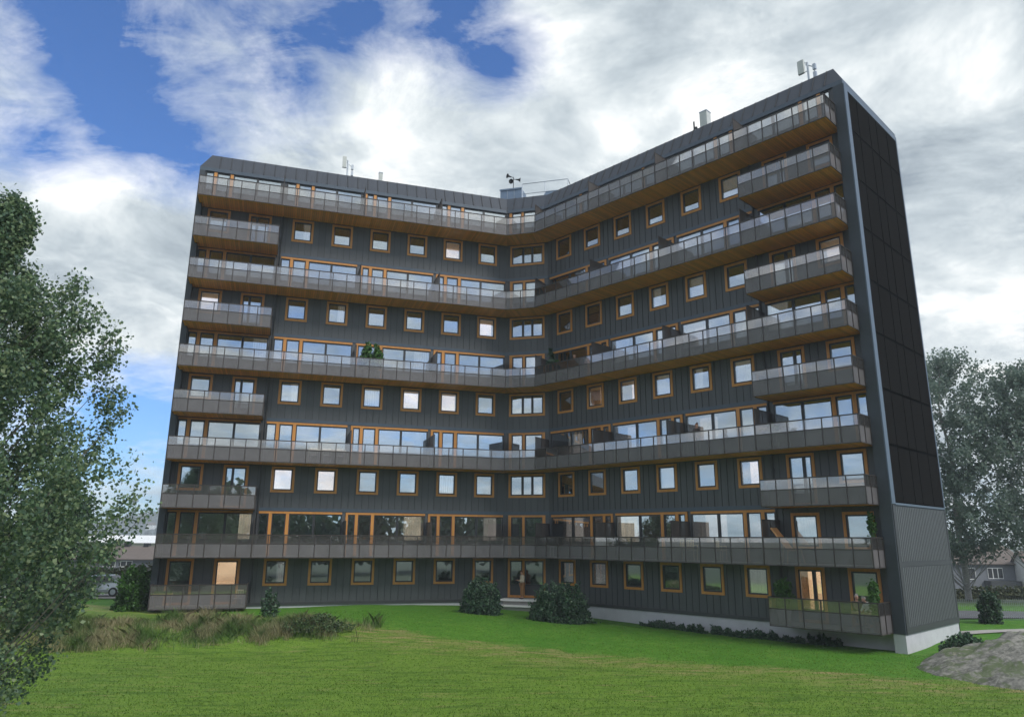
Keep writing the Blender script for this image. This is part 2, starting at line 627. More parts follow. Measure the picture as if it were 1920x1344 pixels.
# blue-grey flashing strips at the floor lines, dark base flashing
mb = MB()
for fl in (3, 5, 7, 9):
    z = zf(fl)
    mb.box(FL, 5.3, SL - .012, .004, .05, z - .08, z + .13)
    mb.box(FM, SM0 + .012, SM1 - .012, .004, .05, z - .08, z + .13)
    mb.box(FR, 5.3, SR - .012, .004, .05, z - .08, z + .13)
mb.build('floor_flashing', M['flash'], B)
mb = MB()
mb.box(FL, .16, SL - .012, .004, .04, -.08, .10)
mb.box(FM, SM0 + .012, MWIN[0] - .02, .004, .04, -.08, .10)
mb.box(FM, MWIN[1] + .02, SM1 - .012, .004, .04, -.08, .10)
mb.box(FR, .01, SR - .012, .004, .04, -.08, .10)
mb.build('base_flashing', M['darkband'], B)

# ------------------------------------------------------------------ windows
CURT = {('L', 2, 0): (4.25, 4.95), ('L', 2, 2): (14.45, 15.6), ('R', 2, 3): (14.35, 15.62), ('L', 6, 2): (14.7, 15.7), ('R', 6, 2): (14.6, 15.6),
        ('L', 6, 0): (4.1, 4.95), ('R', 6, 0): (3.9, 4.9), ('R', 4, 1): None, ('L', 8, 1): None}
PALE = {('R', 2, 4): (19.6, 21.1), ('R', 2, 2): (9.0, 10.35), ('R', 4, 3): (19.6, 21.1), ('R', 4, 1): (9.2, 10.35), ('R', 4, 2): (14.9, 15.7), ('R', 6, 1): (9.3, 10.35), ('L', 2, 3): (20.2, 21.1)}
WCURT = {('L', 1, 2): 1, ('R', 1, 6): 2, ('R', 1, 7): 2, ('R', 3, 4): 2, ('R', 5, 2): 2, ('R', 5, 3): 1, ('R', 5, 4): 2, ('R', 7, 3): 2, ('R', 7, 4): 1, ('R', 9, 2): 2,
         ('L', 7, 3): 1, ('L', 5, 2): 1, ('L', 5, 4): 2, ('L', 9, 2): 1, ('R', 1, 2): 2, ('L', 3, 6): 0, ('R', 2, 1): 2}
WLIT = {('L', 1, 1): 'lit', ('L', 3, 2): 'litw', ('L', 3, 3): 'litw', ('R', 1, 1): 'lit', ('L', 5, 5): 'litw', ('L', 5, 6): 'litw', ('R', 5, 5): 'litw',
        ('L', 7, 7): 'litw', ('R', 7, 7): 'litw', ('R', 3, 2): 'litw', ('L', 9, 6): 'litw', ('R', 9, 6): 'litw', ('R', 7, 0): 'litw', ('L', 7, 0): 'litw', ('R', 5, 6): 'lit'}


TOPD = .52


def shifted(F, dd):
    def G(s, d, z): return F(s, d + dd, z)
    G.O, G.u, G.n = F.O + F.n * dd, F.u, F.n
    return G


def curtain(F, a, b, z0, z1, parent, d=-.34, key='curtain2'):
    mb = MB()
    n = max(8, int((b - a) / .045))
    for i in range(n):
        p, q_ = a + (b - a) * i / n, a + (b - a) * (i + 1) / n
        dp = d + .05 * math.sin(p * 42) + .02 * math.sin(p * 17)
        dq = d + .05 * math.sin(q_ * 42) + .02 * math.sin(q_ * 17)
        mb.face([F(p, dp, z0), F(q_, dq, z0), F(q_, dq, z1), F(p, dp, z1)])
    return mb.build('curtain', M[key], parent, smooth=True, fix=False)


def rectframe(mb, F, a, b, z0, z1, t, d0, d1, mi=0, sides='LRTB'):
    if 'L' in sides: mb.box(F, a, a + t, d0, d1, z0, z1, mi)
    if 'R' in sides: mb.box(F, b - t, b, d0, d1, z0, z1, mi)
    ia = a + t if 'L' in sides else a
    ib = b - t if 'R' in sides else b
    if 'T' in sides: mb.box(F, ia, ib, d0, d1, z1 - t, z1, mi)
    if 'B' in sides: mb.box(F, ia, ib, d0, d1, z0, z0 + t, mi)


def backdrop(F, a, b, z0, z1, parent, key):
    mb = MB()
    mb.box(F, a - .2, b + .2, -1.52, -1.5, z0, z1 + .05)
    return mb.build('glow_backdrop', M[key], parent)  # self-glowing sheet behind the window in place of a lit room


def window(F, side, fl, i, a, b, z0, z1, kind):
    z = zf(fl); z0 += z; z1 += z
    mir = -1 if side == 'R' else 1
    mb = MB()
    if kind in ('win', 'mid', 'door', 'enddoor', 'entrance'):
        t = .14
        rectframe(mb, F, a + .004, b - .004, z0 + .004, z1 - .004, t, -.13, .045)
        name = {'win': 'window', 'mid': 'stair_window', 'door': 'balcony_door', 'enddoor': 'balcony_door', 'entrance': 'entrance_door'}[kind]
        ia, ib, iz0, iz1 = a + t + .004, b - t - .004, z0 + t + .004, z1 - t - .004
        sb = MB(); pb = MB()
        cols = []
        if kind in ('win', 'enddoor'): cols = [(ia, ib)]
        elif kind == 'door':
            if fl == 1 and side == 'L': cols = [(ia, ib)]
            else:
                m_ = ia + .42
                cols = [(ia, m_), (m_, ib)]
        elif kind == 'mid':
            c1, c2 = ia + (ib - ia) * .365, ia + (ib - ia) * .665
            cols = [(ia, c1), (c1, c2), (c2, ib)]
        elif kind == 'entrance':
            mb.box(F, .73, .89, -.13, .045, iz0, iz1)
            cols = [(ia, .73), (.89, ib)]
        low = .0
        for (p, q_) in cols:
            if kind in ('door', 'enddoor') and z1 - z0 > 2:
                lz = z0 + (1.06 if kind == 'enddoor' or fl == 1 and side == 'L' else .55)
                sb.box(F, p, q_, -.125, -.06, iz0, lz, 1)
            elif kind == 'entrance':
                lz = z + .95
                sb.box(F, p, q_, -.125, -.06, iz0, lz, 1)
            else:
                lz = iz0
            rectframe(sb, F, p + .002, q_ - .002, lz + .002, iz1 - .002, .075, -.125, .012)
            if kind == 'door' and q_ - p > .7:
                pass
            pb.box(F, p + .078, q_ - .078, -.060, -.045, lz + .078, iz1 - .078)
        o = mb.build(name, M['wood'], B)
        sb.build('sash', [M['sash'], M['infill']], o)
        pb.build('pane', M['glass'], o)
        k = (side, fl, i)
        if k in WCURT:
            w_ = WCURT[k]
            w3 = (ib - ia)
            cm = .45 * w3 if w_ == 1 else (w3 if w_ == 2 else .5 * w3)
            if side == 'R': curtain(F, ib - cm, ib, z0 + .1, z1 - .1, o)
            else: curtain(F, ib - cm if w_ == 1 else ia, ib, z0 + .1, z1 - .1, o)
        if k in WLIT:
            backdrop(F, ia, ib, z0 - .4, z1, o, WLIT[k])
        return o
    # full-width balcony glazing: posts, top rail, dark sashes, low dark infill
    top = z1
    zg = z + .95
    if fl == 10:
        top = z + 2.29 + .13
    else:
        mb.box(F, a + .004, b - .004, -.13, .055, top - .13, top - .004)
    gl = []
    if kind == 'midfront':
        mb.box(F, a + .004, a + .20, -.13, .05, z0 + .004, top - .13)
        mb.box(F, .73, .89, -.13, .05, z0 + .004, top - .13)
        mb.box(F, b - .20, b - .004, -.13, .05, z0 + .004, top - .13)
        gl = [(a + .20, .73), (.89, b - .20)]
        name = 'stair_glazing'
    else:
        bi = int(kind[3])
        p1, p2, mm = (a + .60, a + 1.62, a + 3.33)
        if bi == 0: p1, p2, mm = a + .52, a + 1.54, a + 3.27
        mb.box(F, p1, p1 + .19, -.13, .05, z0 + .004, top - .13)
        mb.box(F, p2, p2 + .19, -.13, .05, z0 + .004, top - .13)
        l0 = a
        if bi in (2, 3):
            mb.box(F, a + .004, a + .15, -.13, .05, z0 + .004, top - .13)
            l0 = a + .15
        gl = [(l0, p1), (p1 + .19, p2), (p2 + .19, mm), (mm, b)]
        name = 'balcony_glazing'
    sb = MB(); pb = MB()
    for (p, q_) in gl:
        sb.box(F, p + .003, q_ - .003, -.125, -.055, z0 + .004, zg, 1)
        rectframe(sb, F, p + .002, q_ - .002, zg, top - .132, .07, -.125, .012)
        pb.box(F, p + .073, q_ - .073, -.060, -.045, zg + .072, top - .205)
    o = mb.build(name, M['wood'], B)
    sb.build('sash', [M['sash'], M['infill']], o)
    pb.build('pane', M['glass'], o)
    k = (side, fl, i)
    if CURT.get(k):
        curtain(F, *CURT[k], z + .1, top - .1, o, key='curtainglow' if fl == 2 else 'curtain2')
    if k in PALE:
        mb = MB(); mb.box(F, *PALE[k], -1.42, -1.40, z + .02, top - .05); mb.build('glow_backdrop', M['palewall'], o)  # glowing sheet behind the glazing imitates a lit interior
    return o


for side, F in (('L', FL), ('M', FM), ('R', FR)):
    for fl in range(1, 11):
        for i, (a, b, c, d_, k) in enumerate(openings(side, fl)):
            if fl == 10 and k == 'bay3': b -= .12
            if fl == 10 and side == 'M': a, b = a + .06, b - .06
            window(F if fl < 10 else shifted(F, TOPD), side, fl, i, a, b, c, d_, k)

# the closed stretches of the forward top storey, between its glazing
def topwall(*a_):
    mb = MB(); mb.box(*a_); mb.build('top_storey_wall', M['infill'], B)


for side, F in (('L', FL), ('R', FR)):
    G = shifted(F, TOPD)
    bd = (bend(1, TOPD) - FL.O).dot(U[0]) if side == 'L' else (bend(2, TOPD) - FR.O).dot(-U[2])
    cur = .15 if side == 'L' else .0
    for (a, b) in BAYS + [(bd, bd)]:
        topwall(G, cur, a - .003, -.12, .0, 25.2, 27.5)
        cur = b - .12 if a > 15.9 and a < bd else b
G = shifted(FM, TOPD)
m0, m1 = (bend(1, TOPD) - FM.O).dot(U[1]), (bend(2, TOPD) - FM.O).dot(U[1])
topwall(G, m0, MWIN[0] + .055, -.12, 0, 25.2, 27.5)
topwall(G, MWIN[1] - .055, m1, -.12, 0, 25.2, 27.5)



# ------------------------------------------------------------------ balconies
def slab_poly(mb, F, s0, s1, z, d0=.004, d1=1.90, s0r=None, s1r=None):
    s0r = s0 if s0r is None else s0r
    s1r = s1 if s1r is None else s1r
    lo, hi = z - .05, z + .03
    P = [F(s0, d0, lo), F(s1, d0, lo), F(s1r, d1, lo), F(s0r, d1, lo)]
    Q = [(p[0], p[1], hi) for p in P]
    uv = [(s0, d0), (s1, d0), (s1r, d1), (s0r, d1)]
    mb.face([P[0], P[3], P[2], P[1]], 0, [uv[0], uv[3], uv[2], uv[1]])
    mb.face(Q, 1)
    for i in range(4):
        j = (i + 1) % 4
        mb.face([P[i], P[j], Q[j], Q[i]], 2)


def railing(F, s0, s1, n, z, parent, d=BD, first=True, last=True):
    """one apartment's stretch of balustrade: frame, clear upper panes, perforated lower panels"""
    fr, gp, mp = MB(), MB(), MB()
    fr.box(F, s0, s1, d - .035, d + .025, z + ZT - .055, z + ZT)
    fr.box(F, s0, s1, d - .015, d + .012, z + ZM - .022, z + ZM + .022)
    fr.box(F, s0, s1, d - .02, d + .012, z + ZB - .01, z + ZB + .035)
    for k in range(n + 1):
        if (k == 0 and not first) or (k == n and not last): continue
        s = s0 + (s1 - s0) * k / n
        e = .02 if 0 < k < n else .03
        if k == 0: a, b = s, s + .04
        elif k == n: a, b = s - .04, s
        else: a, b = s - .025, s + .025
        fr.box(F, a, b, d - .05, d + .018, z + ZB + .036, z + ZT - .046)
    gp.box(F, s0 + .01, s1 - .01, d - .008, d + .004, z + ZM + .018, z + ZT - .046)
    mp.box(F, s0 + .01, s1 - .01, d - .006, d + .002, z + ZB + .036, z + ZM - .018)
    fr.build('railing', M['rail'], parent)
    gp.build('glass_panel', M['clear'], parent)
    mp.build('mesh_panel', M['mesh'], parent)


def screen_between(P0, P1, z0, z1a, z1b, parent):
    """privacy screen from the wall to the rail; P0, P1 plan points"""
    def F(s, d, z):
        u = (P1 - P0).normalized(); n = Vector((-u.y, u.x))
        q = P0 + u * s + n * d
        return (q.x, q.y, z)
    L = (P1 - P0).length
    mb = MB()
    mb.box(F, .0, L, -.008, .008, z0, z1a)
    rectframe(mb, F, 0, L, z0, z1a + .03, .04, -.02, .02, 1)
    mb.box(F, L * .55 - .015, L * .55 + .015, -.02, .02, z0 + .04, z1a - .01, 1)
    mb.build('privacy_screen', [M['screen'], M['rail']], parent)


DIV = [5.18, 10.53, 15.88]
RPAN = {0: 6, 1: 6, 2: 6, 3: 5}


def return_rail(F, s, d0, d1, z, parent):
    """the short balustrade along a balcony's open end"""
    def G(a, b, zz_): return F(s + b, a, zz_)
    fr, gp, mp = MB(), MB(), MB()
    a, b = d0, d1 - .04
    fr.box(G, a, b, -.03, .02, z + ZT - .045, z + ZT)
    fr.box(G, a, b, -.014, .012, z + ZM - .017, z + ZM + .017)
    fr.box(G, a, b, -.018, .012, z + ZB - .01, z + ZB + .035)
    m_ = (a + b) / 2 + .1
    fr.box(G, m_ - .017, m_ + .017, -.04, .015, z + ZB + .036, z + ZT - .046)
    fr.box(G, a, a + .03, -.04, .015, z + ZB + .036, z + ZT - .046)
    gp.box(G, a + .01, b - .002, -.006, .004, z + ZM + .018, z + ZT - .046)
    mp.box(G, a + .01, b - .002, -.004, .002, z + ZB + .036, z + ZM - .018)
    fr.build('railing', M['rail'], parent)
    gp.build('glass_panel', M['clear'], parent)
    mp.build('mesh_panel', M['mesh'], parent)


for fl in range(1, 11):
    z = zf(fl)
    if fl in LONG:
        mb = MB()
        slab_poly(mb, FL, .0, SL, z, s1r=(bend(1, 1.90) - FL.O).dot(U[0]))
        slab_poly(mb, FM, SM0, SM1, z, s0r=(bend(1, 1.90) - FM.O).dot(U[1]), s1r=(bend(2, 1.90) - FM.O).dot(U[1]))
        slab_poly(mb, FR, .0, SR, z, s1r=(bend(2, 1.90) - FR.O).dot(-U[2]))
        o = mb.build('balcony', [M['soffit'], M['slab'], M['rail']], B, uv=True, fix=False)
        for F, L_ in ((FL, RL), (FR, RR)):
            st = [0.0] + DIV + [L_]
            for k in range(4):
                railing(F, st[k], st[k + 1], RPAN[k], z, o)
            return_rail(F, .0, .62, BD, z, o)
            for s in DIV:
                u2 = F.O + F.u * s
                screen_between(u2 + F.n * .01, u2 + F.n * (BD - .06), z + .05, z + 2.12, z + 2.12, o)
        railing(FM, 0, RM, 2, z, o, first=False, last=False)
        for i in (1, 2):
            screen_between(bend(i, .03), bend(i, BD - .07), z + .05, z + 2.12, z + 2.12, o)
    else:
        for F in (FL, FR):
            mb = MB()
            slab_poly(mb, F, .0, 5.14, z)
            o = mb.build('balcony', [M['soffit'], M['slab'], M['rail']], B, uv=True, fix=False)
            railing(F, .0, 5.14, 6, z, o)
            return_rail(F, .0, .62, BD, z, o)
            return_rail(F, 5.14, .05, BD, z, o)

# rain pipes beside the end balconies
for F in (FL, FR):
    mb = MB()
    mb.tube(F(5.30, .075, .15), F(5.30, .075, 27.3), .05, n=10)
    for fl in range(1, 11):
        mb.box(F, 5.22, 5.38, .002, .14, zf(fl) + 1.9, zf(fl) + 1.94)
    mb.build('rain_pipe', M['darkband'], B)

# ------------------------------------------------------------------ end walls, rear wall, plinth
DF = 0.62                     # front edge of the end walls
DK = DF - 7.77                # rear facade
FE = frame(endp(1, DF, VR), -N[2], U[2])       # right end wall: s runs back, d out
mb = MB()
mb.box(FR, -VR, -.005, DK + .01, DF, -.08, 27.5)
ew = mb.build('end_wall', M['endwall'], B)
mb = MB()   # pale steel trim round the dark panels
mb.box(FE, .02, .46, .002, .05, 5.60, 27.48)
mb.box(FE, 7.62, 7.76, .002, .05, 5.60, 27.48)
mb.box(FE, .46, 7.62, .002, .05, 27.20, 27.48)
mb.box(FE, .46, 7.62, .002, .05, 5.56, 5.66)
mb.build('panel_trim', M['trim'], ew)
mb = MB()
mb.box(FE, .46, 7.62, .002, .02, 5.66, 27.20)
mb.build('panel_backing', M['solarback'], ew)
rows = [5.66, 8.36, 11.07, 13.86, 16.60, 19.40, 22.10, 24.90, 27.20]
cols = [.47, 1.60, 3.24, 4.36, 6.02, 7.61]
for r_ in range(8):
    for c_ in range(5):
        mb = MB()
        mb.box(FE, cols[c_] + .045, cols[c_ + 1] - .045, .021, .046, rows[r_] + .06, rows[r_ + 1] - .06)
        mb.build('solar_panel', M['solar'], B)
for (a, b) in ((.12, 2.84), (2.94, 5.56)):   # the two ribbed grey fields below
    mb = MB()
    mb.box(FE, .40, 7.62, .002, .012, a + .08, b - .06)
    s = .45
    while s < 7.6:
        mb.box(FE, s, s + .05, .0125, .032, a + .08, b - .06)
        s += .235
    mb.build('ribbed_cladding', M['endclad'], ew)
mb = MB()
mb.box(FE, .10, .40, .002, .035, -.07, 5.55)
mb.box(FE, 7.62, 7.76, .002, .035, -.07, 5.55)
mb.box(FE, .40, 7.62, .002, .035, -.07, .19)
mb.box(FE, .40, 7.62, .002, .03, 2.80, 3.00)
mb.build('dark_border', M['darkband'], ew)
mb = MB()
mb.box(FL, -VL, .145, DK + .01, DF, -.4, 27.5)
mb.build('end_wall', M['endwall'], B)
mb = MB()
pk = poly(DK, VL, VR)
for i in range(3):
    a, b = pk[i], pk[i + 1]
    mb.face([(a.x, a.y, -1.2), (b.x, b.y, -1.2), (b.x, b.y, 27.5), (a.x, a.y, 27.5)])
mb.build('rear_wall', M['darkband'], B, fix=False)
mb = MB()
pf = poly(-.03, VL - .02, VR - .03)
pr = poly(DK + .03, VL - .02, VR - .03)
pfe = [endp(0, DF - .03, VL - .02), endp(1, DF - .03, VR - .03)]
def wallq(a, b, z0, z1): mb.face([(a.x, a.y, z0), (b.x, b.y, z0), (b.x, b.y, z1), (a.x, a.y, z1)])
for i in range(3):
    wallq(pf[i], pf[i + 1], -1.8, -.081)
# returns of the plinth under the end walls
aL = FL.O + N[0] * (DF - .03) + U[0] * .13
wallq(pfe[0], aL, -1.8, -.081); wallq(aL, FL.O + U[0] * .13 - N[0] * .03, -1.8, -.081)
aR = FR.O + N[2] * (DF - .03) - U[2] * .0
wallq(pfe[1], aR, -1.8, -.081); wallq(aR, FR.O - N[2] * .03, -1.8, -.081)
wallq(pfe[1], pr[3], -1.8, -.081); wallq(pfe[0], pr[0], -1.8, -.081)
mb.build('plinth', M['plinth'], B, fix=False)

# ------------------------------------------------------------------ interior: floors, ceilings, party walls, corridor wall
mb = MB()
pa, pb_ = poly(-.23, -.16, -.01), poly(-5.2, -.16, -.01)
for fl in range(1, 12):
    z = zf(fl)
    for i in range(3):
        P = [pa[i], pa[i + 1], pb_[i + 1], pb_[i]]
        lo = [(p.x, p.y, z - .22) for p in P]; hi = [(p.x, p.y, z - .002) for p in P]
        if fl > 1: mb.face(lo, 0)
        if fl < 11: mb.face(hi, 1)
        mb.face([lo[0], lo[1], hi[1], hi[0]], 0)
for i in range(3):
    a, b = pb_[i], pb_[i + 1]
    mb.face([(a.x, a.y, 0), (b.x, b.y, 0), (b.x, b.y, 28), (a.x, a.y, 28)], 0)
for F, Sx in ((FL, SL), (FR, SR)):
    for s in (5.2, 10.52, 15.88):
        mb.box(F, s - .08, s + .08, -5.15, -.23, 0, 28, 0)
    for s in (2.5, 8.0, 13.2, 18.5):
        for fl in SMALL:
            mb.box(F, s - .05, s + .05, -5.15, -.23, zf(fl), zf(fl) + 2.57, 0)
for i in (1, 2):
    a, b = bend(i, -.25), bend(i, -5.15)
    mb.face([(a.x, a.y, 0), (b.x, b.y, 0), (b.x, b.y, 28), (a.x, a.y, 28)], 0)
mb.build('rooms', [M['interior'], M['intfloor']], B, fix=False)

# ------------------------------------------------------------------ roof: eave band, sloping sheet-metal parapet with standing seams
ZE0, ZE1, ZR = 27.50, 27.74, 28.95
INS = .60
e_f, e_b = poly(DF, VL, VR), poly(DK, VL, VR)
r_f, r_b = poly(DF - INS, VL - INS, VR - INS), poly(DK + INS, VL - INS, VR - INS)
mb = MB()
def q3(a, za, b, zb_, c, zc, d_, zd, mi=0): mb.face([(a.x, a.y, za), (b.x, b.y, zb_), (c.x, c.y, zc), (d_.x, d_.y, zd)], mi)
for i in range(3):
    q3(e_f[i], ZE1, e_f[i + 1], ZE1, r_f[i + 1], ZR, r_f[i], ZR)
    q3(e_b[i + 1], ZE1, e_b[i], ZE1, r_b[i], ZR, r_b[i + 1], ZR)
    q3(r_f[i], ZR, r_f[i + 1], ZR, r_b[i + 1], ZR, r_b[i], ZR)
for k in (0, 3):
    q3(e_f[k], ZE1, e_b[k], ZE1, r_b[k], ZR, r_f[k], ZR, 1)
# standing seams on the slope
for i, F in ((0, FL), (1, FM), (2, FR)):
    a0, a1, b0, b1 = e_f[i], e_f[i + 1], r_f[i], r_f[i + 1]
    L_ = (a1 - a0).length
    u, n_ = U[i], N[i]
    nrm = Vector((n_.x * (ZR - ZE1), n_.y * (ZR - ZE1), INS)).normalized()
    s = .5
    while s < L_ - .25:
        p0 = a0 + u * s
        p1 = p0 - n_ * INS
        lo = (b0 - a0).dot(u); hi = L_ + (b1 - a1).dot(u)
        if s > lo + .05 and s < hi - .05:
            A = Vector((p0.x, p0.y, ZE1 + .02)); Bq = Vector((p1.x, p1.y, ZR - .01))
            uu = Vector((u.x, u.y, 0)) * .014
            top = nrm * .05
            mb.hexa([A - uu, A + uu, A + uu + top, A - uu + top, Bq - uu, Bq + uu, Bq + uu + top, Bq - uu + top], 2)
        s += .70
rf = mb.build('roof', [M['roof'], M['trim'], M['seam']], B, fix=False)
mb = MB()
for i in range(3):
    a, b = e_f[i], e_f[i + 1]
    mb.face([(a.x, a.y, ZE0), (b.x, b.y, ZE0), (b.x, b.y, ZE1), (a.x, a.y, ZE1)])
    a, b = e_b[i], e_b[i + 1]
    mb.face([(a.x, a.y, ZE0), (b.x, b.y, ZE0), (b.x, b.y, ZE1), (a.x, a.y, ZE1)])
    a, b = poly(.35)[i], poly(.35)[i + 1]
    mb.face([(e_f[i].x, e_f[i].y, ZE0 + .001), (e_f[i + 1].x, e_f[i + 1].y, ZE0 + .001), (b.x, b.y, ZE0 + .002), (a.x, a.y, ZE0 + .002)])
for k in (0, 3):
    a, b = e_f[k], e_b[k]
    mb.face([(a.x, a.y, ZE0), (b.x, b.y, ZE0), (b.x, b.y, ZE1), (a.x, a.y, ZE1)])
mb.build('eave_band', M['flash'], rf, fix=False)

# ------------------------------------------------------------------ ground
def sstep(a, b, x):
    t = min(1, max(0, (x - a) / (b - a)))
    return t * t * (3 - 2 * t)


def interp(x, xs, ys):
    return float(np.interp(x, xs, ys))


def gz(x, y):
    f = interp(x, [-30, -5, 10, 40], [-1.12, -1.08, -.95, -.9])
    b = interp(x, [-24, -20, -14, -9, -3, 0, 2, 4, 8, 12, 17, 30], [-.22, -.24, -.22, -.16, -.30, -.50, -.62, -.74, -.86, -.92, -.74, -.5])
    lft = 1 - sstep(-10.5, -5.5, x)
    tl = sstep(34.2, 38.2 + .6 * math.sin(x * .8), y)
    tr = sstep(30, 43, y)
    t = tl * lft + tr * (1 - lft)
    z = f + (b - f) * t
    # low land beyond the lawn
    far = sstep(58, 105, y) * (1 if abs(x) > 0 else 1)
    z -= 4.2 * far * sstep(15, 40, abs(x) + y * .2)
    if y < 20: z -= min(20 - y, 30) * .02
    z += .05 * noise.noise(Vector((x * .25, y * .25, 0))) + .02 * noise.noise(Vector((x * .9, y * .9, 3)))
    return z


def axis(lo, hi, fine0, fine1, st):
    a = list(np.arange(fine0, fine1 + 1e-6, st))
    k = st
    p = fine1
    while p < hi:
        k *= 1.25; p += k; a.append(p)
    k = st; p = fine0
    while p > lo:
        k *= 1.25; p -= k; a.insert(0, p)
    return a


xs = axis(-5000, 5000, -32, 34, .6)
ys = axis(-3000, 6000, 14, 62, .5)
gv = [(x, y, gz(x, y)) for y in ys for x in xs]
nx = len(xs)
gf = [(j * nx + i, j * nx + i + 1, (j + 1) * nx + i + 1, (j + 1) * nx + i) for j in range(len(ys) - 1) for i in range(nx - 1)]
me = bpy.data.meshes.new('lawn')
me.from_pydata(gv, [], gf)
me.polygons.foreach_set('use_smooth', [True] * len(me.polygons))

gm = bpy.data.materials.new('lawn_grass')
gm.use_nodes = True
t = NT(gm.node_tree)
p = t.n['Principled BSDF']
tc = t.node('ShaderNodeTexCoord')
V = tc.outputs['Object']
sp = t.node('ShaderNodeSeparateXYZ'); t.put(sp.inputs[0], V)
big = t.noise(V, .22, 5, .6, .3)
mid = t.noise(V, 1.6, 6, .65)
fine = t.noise(V, 14.0, 6, .7)
long_ = t.noise(t.vmath('MULTIPLY', V, (.35, 1.9, 1)), 1.5, 7, .68, .5)
lush = t.mix(t.ramp(fine, .3, .7), (.028, .100, .006, 1), (.125, .300, .026, 1))
lush = t.mix(t.ramp(big, .35, .65, 0, .55), lush, (.046, .165, .010, 1))
lush = t.mix(t.ramp(t.noise(V, 5.0, 6, .7), .52, .68, 0, .6), lush, (.030, .098, .008, 1))
lush = t.mix(t.ramp(mid, .48, .70, 0, .6), lush, (.135, .250, .034, 1))
mown = t.mix(t.ramp(fine, .3, .7), (.078, .160, .012, 1), (.175, .285, .036, 1))
mown = t.mix(t.ramp(long_, .47, .62, 0, .6), mown, (.040, .105, .008, 1))
mown = t.mix(t.ramp(mid, .55, .8, 0, .5), mown, (.19, .22, .055, 1))
# where the mower stopped: a wavering line in front of the block
dl = t.math('ADD', sp.outputs['Y'], t.math('MULTIPLY', sp.outputs['X'], .475))
dl = t.math('SUBTRACT', t.math('ADD', dl, t.math('MULTIPLY', t.math('SUBTRACT', t.noise(V, .35, 4, .6), .5), 3.0)), 35.4)
fm = t.ramp(dl, -.9, .9, 1, 0)
g = t.mix(fm, lush, mown)
# dry cut grass lying along that line and scattered over the mown part
band = t.math('MULTIPLY', t.ramp(dl, -4.5, -.2, 0, 1), t.ramp(dl, 0, .9, 1, 0))
straw = t.noise(t.vmath('MULTIPLY', V, (.5, 2.6, 1)), 1.2, 8, .7, .6)
fs = t.math('ADD', t.math('MULTIPLY', band, t.ramp(straw, .44, .60, 0, .85)), t.math('MULTIPLY', fm, t.ramp(straw, .55, .69, 0, .7)), clamp=True)
g = t.mix(fs, g, t.mix(fine, (.20, .17, .07, 1), (.36, .30, .13, 1)))
# land away from the lawn is rougher and darker
farm = t.ramp(t.math('ABSOLUTE', sp.outputs['X']), 34, 46, 0, 1)
far2 = t.ramp(sp.outputs['Y'], 52, 60, 0, 1)
far3 = t.ramp(sp.outputs['Y'], 6, 14, 1, 0)
g = t.mix(t.math('MAXIMUM', far3, t.math('MAXIMUM', farm, far2)), g, t.mix(mid, (.045, .065, .030, 1), (.085, .10, .050, 1)))
t.l.new(g, p.inputs['Base Color'])
p.inputs['Roughness'].default_value = .8
p.inputs['Specular IOR Level'].default_value = .2
bp = t.node('ShaderNodeBump')
bp.inputs['Strength'].default_value = .9
bp.inputs['Distance'].default_value = .12
t.put(bp.inputs['Height'], t.math('ADD', t.math('MULTIPLY', fine, .5), mid))
t.l.new(bp.outputs[0], p.inputs['Normal'])
me.materials.append(gm)
lawn = bpy.data.objects.new('lawn', me)
COL.objects.link(lawn)
tag(lawn, kind='structure')


def fast_mesh(name, verts, faces, m, parent=None, smooth=False, midx=None):
    """verts (n,3), faces (k,4) or (k,3) numpy -> linked object"""
    me = bpy.data.meshes.new(name)
    nv, nf, k = len(verts), len(faces), faces.shape[1]
    me.vertices.add(nv)
    me.vertices.foreach_set('co', np.ascontiguousarray(verts, dtype=np.float32).ravel())
    me.loops.add(nf * k)
    me.loops.foreach_set('vertex_index', np.ascontiguousarray(faces, dtype=np.int32).ravel())
    me.polygons.add(nf)
    me.polygons.foreach_set('loop_start', np.arange(nf, dtype=np.int32) * k)
    me.polygons.foreach_set('loop_total', np.full(nf, k, dtype=np.int32))
    for m_ in (m if isinstance(m, (list, tuple)) else [m]): me.materials.append(m_)
    if midx is not None: me.polygons.foreach_set('material_index', np.ascontiguousarray(midx, dtype=np.int32))
    if smooth: me.polygons.foreach_set('use_smooth', np.ones(nf, dtype=bool))
    me.update(calc_edges=True)
    o = bpy.data.objects.new(name, me)
    COL.objects.link(o)
    if parent is not None: o.parent = parent
    return o


def leaf_mesh(name, c, size, m, parent=None, aspect=1.25, up=0.0, svar=.35):
    """a four-cornered bent leaf at every point of c"""
    n = len(c)
    d = rng.normal(size=(n, 3)); d[:, 2] += up
    d /= np.linalg.norm(d, axis=1, keepdims=True)
    e = rng.normal(size=(n, 3)); e -= (e * d).sum(1, keepdims=True) * d
    e /= np.linalg.norm(e, axis=1, keepdims=True)
    nn = np.cross(d, e)
    s = (size * (1 + svar * rng.uniform(-1, 1, n)))[:, None]
    a = c - d * s * .5 * aspect
    b = c + e * s * .5 + nn * s * .12
    t_ = c + d * s * .5 * aspect
    f = c - e * s * .5 + nn * s * .12
    v = np.stack([a, b, t_, f], 1).reshape(-1, 3)
    return fast_mesh(name, v, np.arange(4 * n).reshape(-1, 4), m, parent)


